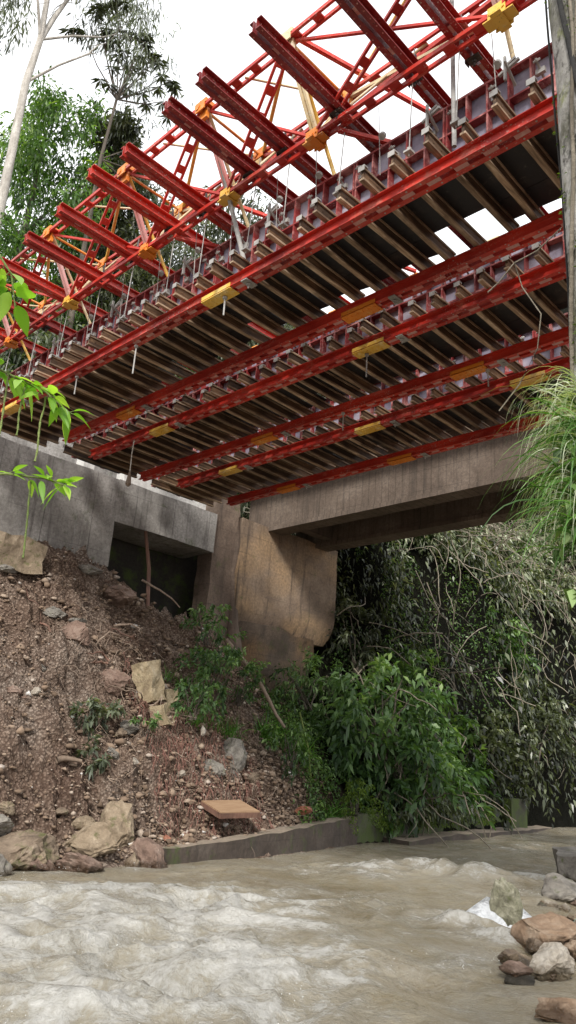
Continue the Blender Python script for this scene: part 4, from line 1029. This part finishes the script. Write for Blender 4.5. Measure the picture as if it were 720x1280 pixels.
# hanging tree stuff -------------------------------------------------------- trees on the plateau behind
def tree(name, base, trunk, branches, crown, mat, bark, label, seed, L, W, down=.6, r0=.2, crs=.3):
    """trunk: list of points; branches: list of (start index, end point); crown: list of (centre, radii, clumps, leaves)"""
    global RG
    RG = np.random.default_rng(seed); rnd = random.Random(seed)
    t = thing(name, base, label, 'tree'); b = Vector(base); mb = MB()
    pts = [Vector(p)-b for p in trunk]; n = len(pts); mb.tube(pts, [r0*(1-.75*i/(n-1)) for i in range(n)], 9, False)
    for (i, q, r) in branches:
        a = pts[i]; q = Vector(q)-b; m = a.lerp(q,.5)+Vector((rnd.gauss(0,.3),rnd.gauss(0,.3),.4))
        P = [a, a.lerp(m,.5)+Vector((0,0,.12)), m, m.lerp(q,.5)+Vector((0,0,.15)), q]; mb.tube(P, [r, r*.8, r*.6, r*.4, r*.15], 6, False)
        for k in range(7):
            s = P[rnd.randrange(1,5)]; d = Vector((rnd.gauss(0,1),rnd.gauss(0,1),rnd.gauss(.2,.7))); mb.tube(wander(s, d, rnd.uniform(.8,2.2), 5, .25, .05, rnd), [r*.22,r*.18,r*.13,r*.1,r*.07,r*.04], 4, False)
    mb.build('trunk', M[bark], t, True)
    Ps=[];Ds=[];vs=[]
    for (c, rd, nc, nl) in crown:
        u = unit(RG.normal(size=(nc,3)))*RG.uniform(.2,1,(nc,1))**.5; C = u*np.array(rd) + np.array(Vector(c)-b)
        cv = RG.uniform(-.25,.25,nc); i = RG.integers(0,nc,nl); off = RG.normal(size=(nl,3))*np.array(rd)*crs*.5
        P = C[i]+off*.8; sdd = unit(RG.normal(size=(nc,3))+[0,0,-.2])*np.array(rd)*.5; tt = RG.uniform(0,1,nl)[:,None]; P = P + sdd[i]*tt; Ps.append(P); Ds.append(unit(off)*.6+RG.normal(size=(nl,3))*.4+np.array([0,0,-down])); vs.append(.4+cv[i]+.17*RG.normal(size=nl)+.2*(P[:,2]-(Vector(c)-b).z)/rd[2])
    P = np.concatenate(Ps); nl = len(P)
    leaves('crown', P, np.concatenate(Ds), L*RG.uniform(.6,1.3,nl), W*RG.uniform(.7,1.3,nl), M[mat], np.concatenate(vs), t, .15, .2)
    return t
# tall pale-barked tree
tree('eucalyptus_tree', (-22,7.3,8.6), [(-22,7.3,8.6),(-22,7.45,14),(-22,7.5,18),(-22,7.48,19.8),(-22,7.4,23.5),(-22,7.55,25.6),(-22,7.45,28),(-22,7.3,31),(-22,7.5,34)],
     [(5,(-22,9.0,30.5),.11),(5,(-22,10.8,28.7),.055),(4,(-21.8,9.9,27.4),.055),(5,(-22,6.2,28.5),.06),(7,(-22,9.0,34),.07),(6,(-22,8.0,33),.06)],
     [((-22,9.6,29.8),(1.6,1.9,1.6),34,1500),((-21.6,10.6,27.6),(1.2,1.5,1.3),20,520),((-22,7.3,30.5),(2,1.8,2),26,900),((-22,11.2,29.8),(1.4,1.6,1.3),22,620),((-22,12.2,27),(1.4,1.4,2.2),18,260)],
     'lf_euc','bark_pale','tall slender tree with pale smooth trunk and sparse drooping leaves against the sky',61,.36,.05,1.2,.21,.34)
tree('eucalyptus_tree', (-25,4.5,9), [(-25,4.5,9),(-25,4.6,16),(-25,4.8,24),(-25,5.2,32)], [(2,(-25,6.3,28.5),.1),(3,(-25,6.6,30),.08)],
     [((-25,6.6,28.6),(1.6,1.5,2.4),26,1400),((-25,5.6,31),(2,1.8,2.5),20,800)], 'lf_euc','bark_pale','drooping grey green foliage entering at the top left corner',62,.40,.06,1.4,.26,.34)
# dense green tree
tree('dense_tree', (-24,8.9,9), [(-24,8.9,9),(-24,9.0,14),(-24,9.2,19),(-24,9.2,24)], [(1,(-24,11.4,18),.12),(2,(-24,7.0,21),.1),(2,(-24,10.7,22),.1)],
     [((-24,9.6,23.6),(2.2,1.5,2.4),46,4200),((-24,8.3,20.5),(2.3,1.8,2.6),44,3600),((-24,10.9,20.2),(2,1.4,3.0),44,3800),((-24,11.4,16.4),(2,1.8,2.6),36,2900),((-24,9.0,16),(2,2,2.6),36,2700)],
     'lf_tree','bark_dark','dense leafy green tree beside the pale trunk on the left',63,.26,.075,.7,.25,.24)
tree('dark_tree', (-25,13.0,9), [(-25,13.0,9),(-25,13.2,16),(-25,13.1,22),(-25,12.7,26)], [(1,(-25,14.9,20),.1),(2,(-25,12.3,24),.08)],
     [((-25,12.5,26.0),(1.6,1.05,1.7),34,3600),((-25,13.1,23.4),(1.8,1.35,2.2),40,5200),((-25,13.3,20),(2,1.8,2.4),40,5200),((-25,12.6,16.6),(2,2,2.2),36,3600)],
     'lf_dark','bark_dark','dark brownish green tree in the gap right of the dense tree',64,.30,.10,.6,.2,.28)
tree('slender_tree', (-26,17.0,9.5), [(-26,17.0,9.5),(-26,17.2,16),(-26,17.4,22),(-26,17.6,26)], [(2,(-26,19.2,24.5),.07),(2,(-26,15.8,24),.07),(3,(-26,18.8,28),.05)],
     [((-26,17.8,25.0),(2,2.3,2.2),30,900),((-26,17.2,21.0),(2.2,2.5,2.4),34,1900),((-26,16.5,17.2),(2.2,2.7,2.4),34,2200),((-26,19.7,22.5),(1.8,1.8,1.8),20,600)],
     'lf_dark','bark_dark','loose leaved slender tree showing behind the red truss',65,.42,.10,.8,.14,.3)
tree('slender_tree', (-25,20.0,10), [(-25,20,10),(-25,20.1,17),(-25,20.2,23),(-25,20.4,29)], [(2,(-25,21.9,27.5),.06),(2,(-25,18.8,27),.06)],
     [((-25,20.2,28.0),(1.6,1.8,2.0),26,620),((-25,19.3,24.5),(1.8,2.2,2.2),30,1000),((-25,17.0,23.4),(1.6,1.7,1.8),22,700)],
     'lf_dark','bark_dark','slim tree with the highest twigs visible above the orange truss nodes',67,.40,.10,.8,.12,.3)
tree('slender_tree', (-24,13.2,10), [(-24,13.2,10),(-24,13.4,16),(-24,13.6,21),(-24,13.9,25)], [(2,(-24,15.2,24.0),.06),(2,(-24,12.4,23.6),.06)],
     [((-24,13.6,23.2),(1.6,1.7,2.0),26,1100),((-24,14.9,21.6),(1.8,1.8,1.8),30,1500),((-24,16.8,21.4),(1.6,1.7,1.6),22,900)],
     'lf_euc','bark_pale','thin grey leaved tree between the dark tree and the first orange node',68,.34,.08,.8,.12,.3)
tree('slender_tree', (-27,22.0,11), [(-27,22.0,11),(-27,22.1,18),(-27,22.3,24),(-27,22.6,28)], [(2,(-27,24.2,26.5),.07),(2,(-27,20.6,26),.07)],
     [((-27,22.6,26.0),(2,2.0,2.2),26,700),((-27,22.2,22.0),(2.2,2.8,2.4),34,1900),((-27,24.0,19.5),(2.2,2.7,2.4),34,2000),((-27,20,18.5),(2.2,2.4,2.2),28,1700)],
     'lf_dark','bark_dark','thin leaved tree seen through the middle of the truss panels',66,.42,.10,.8,.14,.3)
# umbrella-leaved tree: star shaped leaf clusters
def star_tree():
    global RG
    RG = np.random.default_rng(70); b = Vector((-22,10.6,9)); t = thing('cecropia_tree', b, 'thin branched tree with star shaped leaf clusters against the white sky', 'tree'); mb = MB()
    T = [Vector(p)-b for p in ((-22,10.6,9),(-22,10.6,15),(-22,10.6,19),(-22,10.6,22.5),(-22,10.8,25.5),(-22,11.3,28.2))]
    mb.tube(T, [.14,.12,.09,.07,.05,.035], 7, False)
    tips = [(-22,12.6,26.6),(-22,13.0,26.4),(-22,13.3,25.6),(-22,12.1,26.7),(-22,11.2,25.4),(-22,10.9,26.1),(-22,11.6,26.9),(-22,11.5,24.1),(-22,13.2,24.6),(-22,13.6,24.9),(-22,12.9,22.8),(-22,13.3,22.0),(-22,13.0,21.3),(-22,13.8,26.0),(-22,10.6,25.0),(-22,12.4,25.5),(-21.6,12.9,25.9),(-22.3,11.3,26.2)]
    P=[];D=[];v=[]
    for i, q in enumerate(tips):
        q = Vector((q[0], q[1]-1.15+(q[1]-12)*.25, q[2]+2.2+(q[2]-25)*.25))-b; s = T[3] if q.z < 16 else T[4]; m = s.lerp(q,.6)+Vector((0,0,-.2)); mb.tube([s,m,q], [.03,.022,.012], 5, False)
        for c in range(3):
            cc = q + Vector((random.gauss(0,.25),random.gauss(0,.3),random.gauss(0,.15))); 
            for k in range(10):
                a = 2*PI*k/10; P.append(tuple(cc)); D.append((.75*math.cos(a), .75*math.sin(a), -.45+.2*math.sin(a*2))); v.append(random.uniform(0,.5))
    mb.build('trunk', M['bark_dark'], t, True)
    leaves('crown', np.array(P), np.array(D), .44, .12, M['lf_dark'], np.array(v), t, .1, .1)
star_tree()
# shrubs along the plateau edge, behind the truss
sh = [(-22,13.6,16.5,2.0,2.4,2.6,'lf_dark','upper dark foliage mass rising behind the second and third nodes'),(-23,17.5,17.5,2.0,2.6,2.4,'lf_euc','grey green foliage showing through the middle truss panels'),(-23,8.0,15.5,2.0,2.4,2.6,'lf_tree','green foliage filling the space beside the pale trunk foot'),
      (-20.5,5.5,10.6,2.0,2.4,2.0,'lf_tree','leafy green shrub at the far left behind the bright foreground leaves'),
      (-21,9.0,12.0,2.0,2.6,2.6,'lf_euc','tall greyish shrub filling the gap under the pale trunk'),
      (-20,12.6,11.4,1.8,2.5,2.6,'lf_dark','dark shrub behind the left end of the truss'),
      (-21.5,15.5,12.8,1.8,2.4,2.8,'lf_tree','green shrub showing between the red diagonals'),
      (-21,19.0,12.0,1.8,2.6,2.6,'lf_dark','dark shrub behind the crossbeam ends in the middle'),
      (-22.5,23.5,13.2,2.2,3.0,2.6,'lf_tree','shrub visible low between the orange nodes'),
      (-23,29,14.0,2.2,3.4,2.6,'lf_dark','most distant shrub on the hill behind the truss'),
      (-24,11.5,15.0,2.2,3.0,3.0,'lf_dark','tall dark undergrowth tree base behind the star leaved tree'),
      (-19.2,8.0,9.9,1.2,2.2,1.2,'lf_tree','low plant right behind the top of the abutment wall')]
for i, (x,y,z,a,b_,c_,m,lb) in enumerate(sh): shrub('tall_shrub', (x,y,z), (a,b_,c_*1.1), 80, 6500, .27, .075, M[m], lb, 'shrub', 80+i, down=.7, ground_z=8.3, stems=8)

# ------------------------------------------------------------------ foreground: mossy trunk, hanging grass, leafy twigs
tr = thing('mossy_trunk', (-1.06,2.98,.2), 'mossy pale tree trunk wrapped in dark vines at the right edge close to the viewer', 'tree trunk')
mb = MB(); seg = 22; nn = 70; c0 = Vector((-1.075,2.985,.2))
for i in range(nn):
    z = .2 + 6.6*i/(nn-1)
    for k in range(seg):
        a = 2*PI*k/seg; r = .20*(1.12-.018*z) + .014*noise.fractal(Vector((math.cos(a)*1.4, math.sin(a)*1.4, z*1.6)), 1, 2, 4)
        mb.v.append((r*math.cos(a) + .012*math.sin(z*1.7) - .012*(z-3.4), r*math.sin(a) - .02*(z-3.4), z-.2))
for i in range(nn-1):
    for k in range(seg): k2=(k+1)%seg; mb.f.append((i*seg+k, i*seg+k2, (i+1)*seg+k2, (i+1)*seg+k))
mb.build('trunk', M['bark_moss'], tr, True)
for s in range(5):
    mb = MB(); ph = 3.6 + s*.5; pts = []
    for i in range(40):
        z = .6+5.6*i/39; a = ph + .5*math.sin(z*1.1+s*2) + .12*noise.noise(Vector((z*2,s,0))); r = .222-.0036*z + .01
        pts.append((r*math.cos(a)-.012*(z-3.4), r*math.sin(a)-.02*(z-3.4), z-.2))
    mb.tube(pts, .006+.004*(s%3), 5); mb.build('vine', M['cable'] if s % 2 == 0 else M['vine'], tr, True)
RG = np.random.default_rng(5); n = 1500; a = RG.uniform(2.6,5.2,n); z = RG.uniform(.8,6.3,n); r = .208
P = np.stack([r*np.cos(a)-.012*(z-3.4), r*np.sin(a)-.02*(z-3.4), z-.2], 1); ok = np.array([noise.noise(Vector((p[0]*9,p[1]*9,p[2]*2.6))) > .28 for p in P]); P = P[ok]
mo_ = leaves('moss', P, np.stack([np.cos(a[ok]), np.sin(a[ok]), RG.normal(size=ok.sum())*.6],1), .02, .01, M['lf_moss'], RG.uniform(.1,.8,ok.sum()), tr); mo_['kind'] = 'stuff'

RG = np.random.default_rng(21); g = thing('hanging_grass', (-1.20,2.86,3.36), 'large clump of long silvery green grass drooping from the mossy trunk', 'grass')
n = 760
P = np.stack([RG.normal(size=n)*.05+.02, RG.normal(size=n)*.05, -RG.uniform(0,.62,n)],1); P[:,2] += .02
D = RG.normal(size=(n,3))*.32 + np.array([-.5,-.25,.5])
blades('blades', P, D, RG.uniform(.17,.40,n), RG.uniform(.0025,.0055,n), M['lf_grass'], .9+.32*RG.normal(size=n), g, 9, RG.uniform(.9,1.7,n))
n = 260; P = np.stack([RG.normal(size=n)*.05+.02, RG.normal(size=n)*.06, -RG.uniform(.1,.72,n)],1)
blades('inner_blades', P, RG.normal(size=(n,3))*.3+np.array([-.35,-.3,.1]), RG.uniform(.2,.5,n), .008, M['lf_grassgreen'], .4+.25*RG.normal(size=n), g, 7, 1.0)
n = 110; P = np.stack([RG.normal(size=n)*.05+.04, RG.normal(size=n)*.06-.04, -RG.uniform(.25,.95,n)],1)
leaves('creeper_leaves', P, RG.normal(size=(n,3))*.5+np.array([-.4,-.5,-.6]), .07, .055, M['lf_green'], RG.uniform(.2,1,n), g)
# thin dead vine looping left of the trunk
mb = MB(); mb.tube([(-1.22,2.78,4.15),(-1.32,2.74,4.05),(-1.42,2.72,4.02),(-1.5,2.72,3.95),(-1.56,2.73,3.93)], .0035, 5); mb.tube([(-1.42,2.72,4.02),(-1.40,2.75,3.9),(-1.33,2.78,3.75),(-1.36,2.8,3.6),(-1.45,2.8,3.45),(-1.55,2.8,3.35)], .003, 5)
tag(mb.build('dead_vine', M['vine'], None, True), 'thin pale vine looping out from the mossy trunk over the formwork', 'vine')

def big_leaf(mb_, base, d, up, L, W, curl=.3):
    d = Vector(d).normalized(); s = d.cross(Vector(up)).normalized(); u = s.cross(d); n = len(mb_.v); K = 7
    for i in range(K+1):
        t = i/K; w = W*math.sin(PI*min(1,t*.97+.03)**.75)*.5; c = Vector(base) + d*L*t - Vector((0,0,1))*L*curl*t*t
        mb_.v += [tuple(c - s*w + u*w*.28), tuple(c), tuple(c + s*w + u*w*.28)]
    for i in range(K):
        a = n+3*i; mb_.f += [(a,a+1,a+4,a+3),(a+1,a+2,a+5,a+4)]
def twig(label, pts, nl, L, W, mats, seed, tails=()):
    rnd = random.Random(seed); b = Vector(pts[0]); t = thing('leafy_branch', b, label, 'branch'); P = [Vector(p)-b for p in pts]
    mb = MB(); mb.tube(P, [.007*(1-.6*i/(len(P)-1)) for i in range(len(P))], 6)
    mls = [MB() for _ in mats]
    for i in range(nl):
        s = rnd.uniform(.25,1)*(len(P)-1); k = min(int(s), len(P)-2); q = P[k].lerp(P[k+1], s-k)
        d = (P[k+1]-P[k]).normalized()*.4 + Vector((rnd.gauss(0,.7), rnd.gauss(0,.7), rnd.gauss(-.15,.5)))
        q2 = q + d.normalized()*.025; mb.tube([q,q2], .002, 4)
        big_leaf(mls[rnd.randrange(len(mats))], q2, d, (rnd.gauss(0,.3), rnd.gauss(0,.3), 1), L*rnd.uniform(.7,1.2), W*rnd.uniform(.8,1.2), rnd.uniform(.1,.5))
    mb.build('stem', M['stem_green'], t, True)
    for m, q in zip(mats, mls):
        if not q.v: continue
        o = q.build('leaves', M[m], t, True); a = o.data.attributes.new('var','FLOAT','POINT')
        vals = []
        for _ in range(len(q.v)//24): vals += [rnd.uniform(.35,1)]*24
        a.data.foreach_set('value', vals)
    for (p, l) in tails:
        mb = MB(); pts2 = wander(Vector(p)-b, (.05,.05,-1), l, 14, .06, .3, rnd); mb.tube(pts2, [.0028 if k % 2 else .0052 for k in range(15)], 6); mb.build('hanging_catkin', M['stem_green'], t, True)
    return t
twig('bright green leafy branch coming in from the left edge high up', [(-2.95,.85,3.85),(-2.85,.98,3.75),(-2.78,1.05,3.62),(-2.80,1.10,3.50)], 14, .135, .058, ['lf_bright'], 3)
twig('leafy branch with hanging catkins in front of the end of the formwork', [(-3.05,.95,3.3),(-2.95,1.15,3.28),(-2.86,1.33,3.22),(-2.84,1.45,3.16)], 34, .095, .037, ['lf_bright'], 4, [((-2.93,1.18,3.28),.45),((-2.86,1.33,3.2),.3),((-2.9,1.25,3.25),.25)])
twig('lower spray of narrow leaves with long catkins in front of the grey wall', [(-3.25,1.15,2.85),(-3.1,1.33,2.90),(-3.0,1.46,2.90),(-2.95,1.53,2.88)], 22, .085, .032, ['lf_bright'], 5, [((-3.04,1.42,2.88),.34),((-3.12,1.30,2.9),.22)])
twig('sparse bright leaves at the left edge between the two larger sprays', [(-3.0,.85,3.45),(-2.9,.95,3.45),(-2.84,1.03,3.42)], 7, .12, .055, ['lf_bright'], 6)

# ------------------------------------------------------------------ camera, light, world
cam = bpy.data.cameras.new('camera'); co = bpy.data.objects.new('camera', cam); COL.objects.link(co)
R = Matrix(((0.7181653608859361,0.16594774809065385,0.6757957230755564),(0.6920161074860902,-0.2724143085335714,-0.6685089015757204),(0.07315887781652522,0.9477614622940822,-0.3104770348782816)))
co.matrix_world = Matrix.Translation((0,0,1.8)) @ R.to_4x4()
cam.sensor_fit = 'VERTICAL'; cam.sensor_height = 36; cam.lens = 36*957/1280; cam.clip_end = 2000; cam.clip_start = .05
scene.camera = co

sun_dir = Vector((.50,-.70,.66)).normalized()
elev = math.asin(sun_dir.z); az = math.atan2(sun_dir.x, sun_dir.y)
sl = bpy.data.lights.new('sun', 'SUN'); sl.energy = 4.4; sl.angle = math.radians(11); sl.color = (1,.96,.9)
so = bpy.data.objects.new('sun', sl); COL.objects.link(so); so.rotation_euler = sun_dir.to_track_quat('Z','Y').to_euler(); so.location = (10,-10,30)
w = bpy.data.worlds.new('World'); scene.world = w; w.use_nodes = True; nt = w.node_tree; nt.nodes.clear()
out = nt.nodes.new('ShaderNodeOutputWorld'); sky = nt.nodes.new('ShaderNodeTexSky'); sky.sky_type = 'NISHITA'; sky.sun_disc = False; sky.sun_elevation = elev; sky.sun_rotation = az
b1 = nt.nodes.new('ShaderNodeBackground'); b1.inputs[1].default_value = .12; nt.links.new(sky.outputs[0], b1.inputs[0])
tc = nt.nodes.new('ShaderNodeTexCoord'); cl = nt.nodes.new('ShaderNodeTexNoise'); cl.inputs['Scale'].default_value = 1.6; cl.inputs['Detail'].default_value = 5; nt.links.new(tc.outputs['Generated'], cl.inputs[0])
cr = ramp(nt, [(.3,(.90,.92,.95)),(.6,(1.0,1.0,1.0))], cl.outputs[0])
b2 = nt.nodes.new('ShaderNodeBackground'); b2.inputs[1].default_value = 1.8; nt.links.new(cr, b2.inputs[0])
ms = nt.nodes.new('ShaderNodeMixShader'); ms.inputs[0].default_value = .88
nt.links.new(b1.outputs[0], ms.inputs[1]); nt.links.new(b2.outputs[0], ms.inputs[2]); nt.links.new(ms.outputs[0], out.inputs[0])
scene.view_settings.view_transform = 'Standard'; scene.view_settings.look = 'None'; scene.view_settings.exposure = 0; scene.view_settings.gamma = 1
scene.render.engine = 'CYCLES'; scene.cycles.max_bounces = 8; scene.cycles.diffuse_bounces = 4
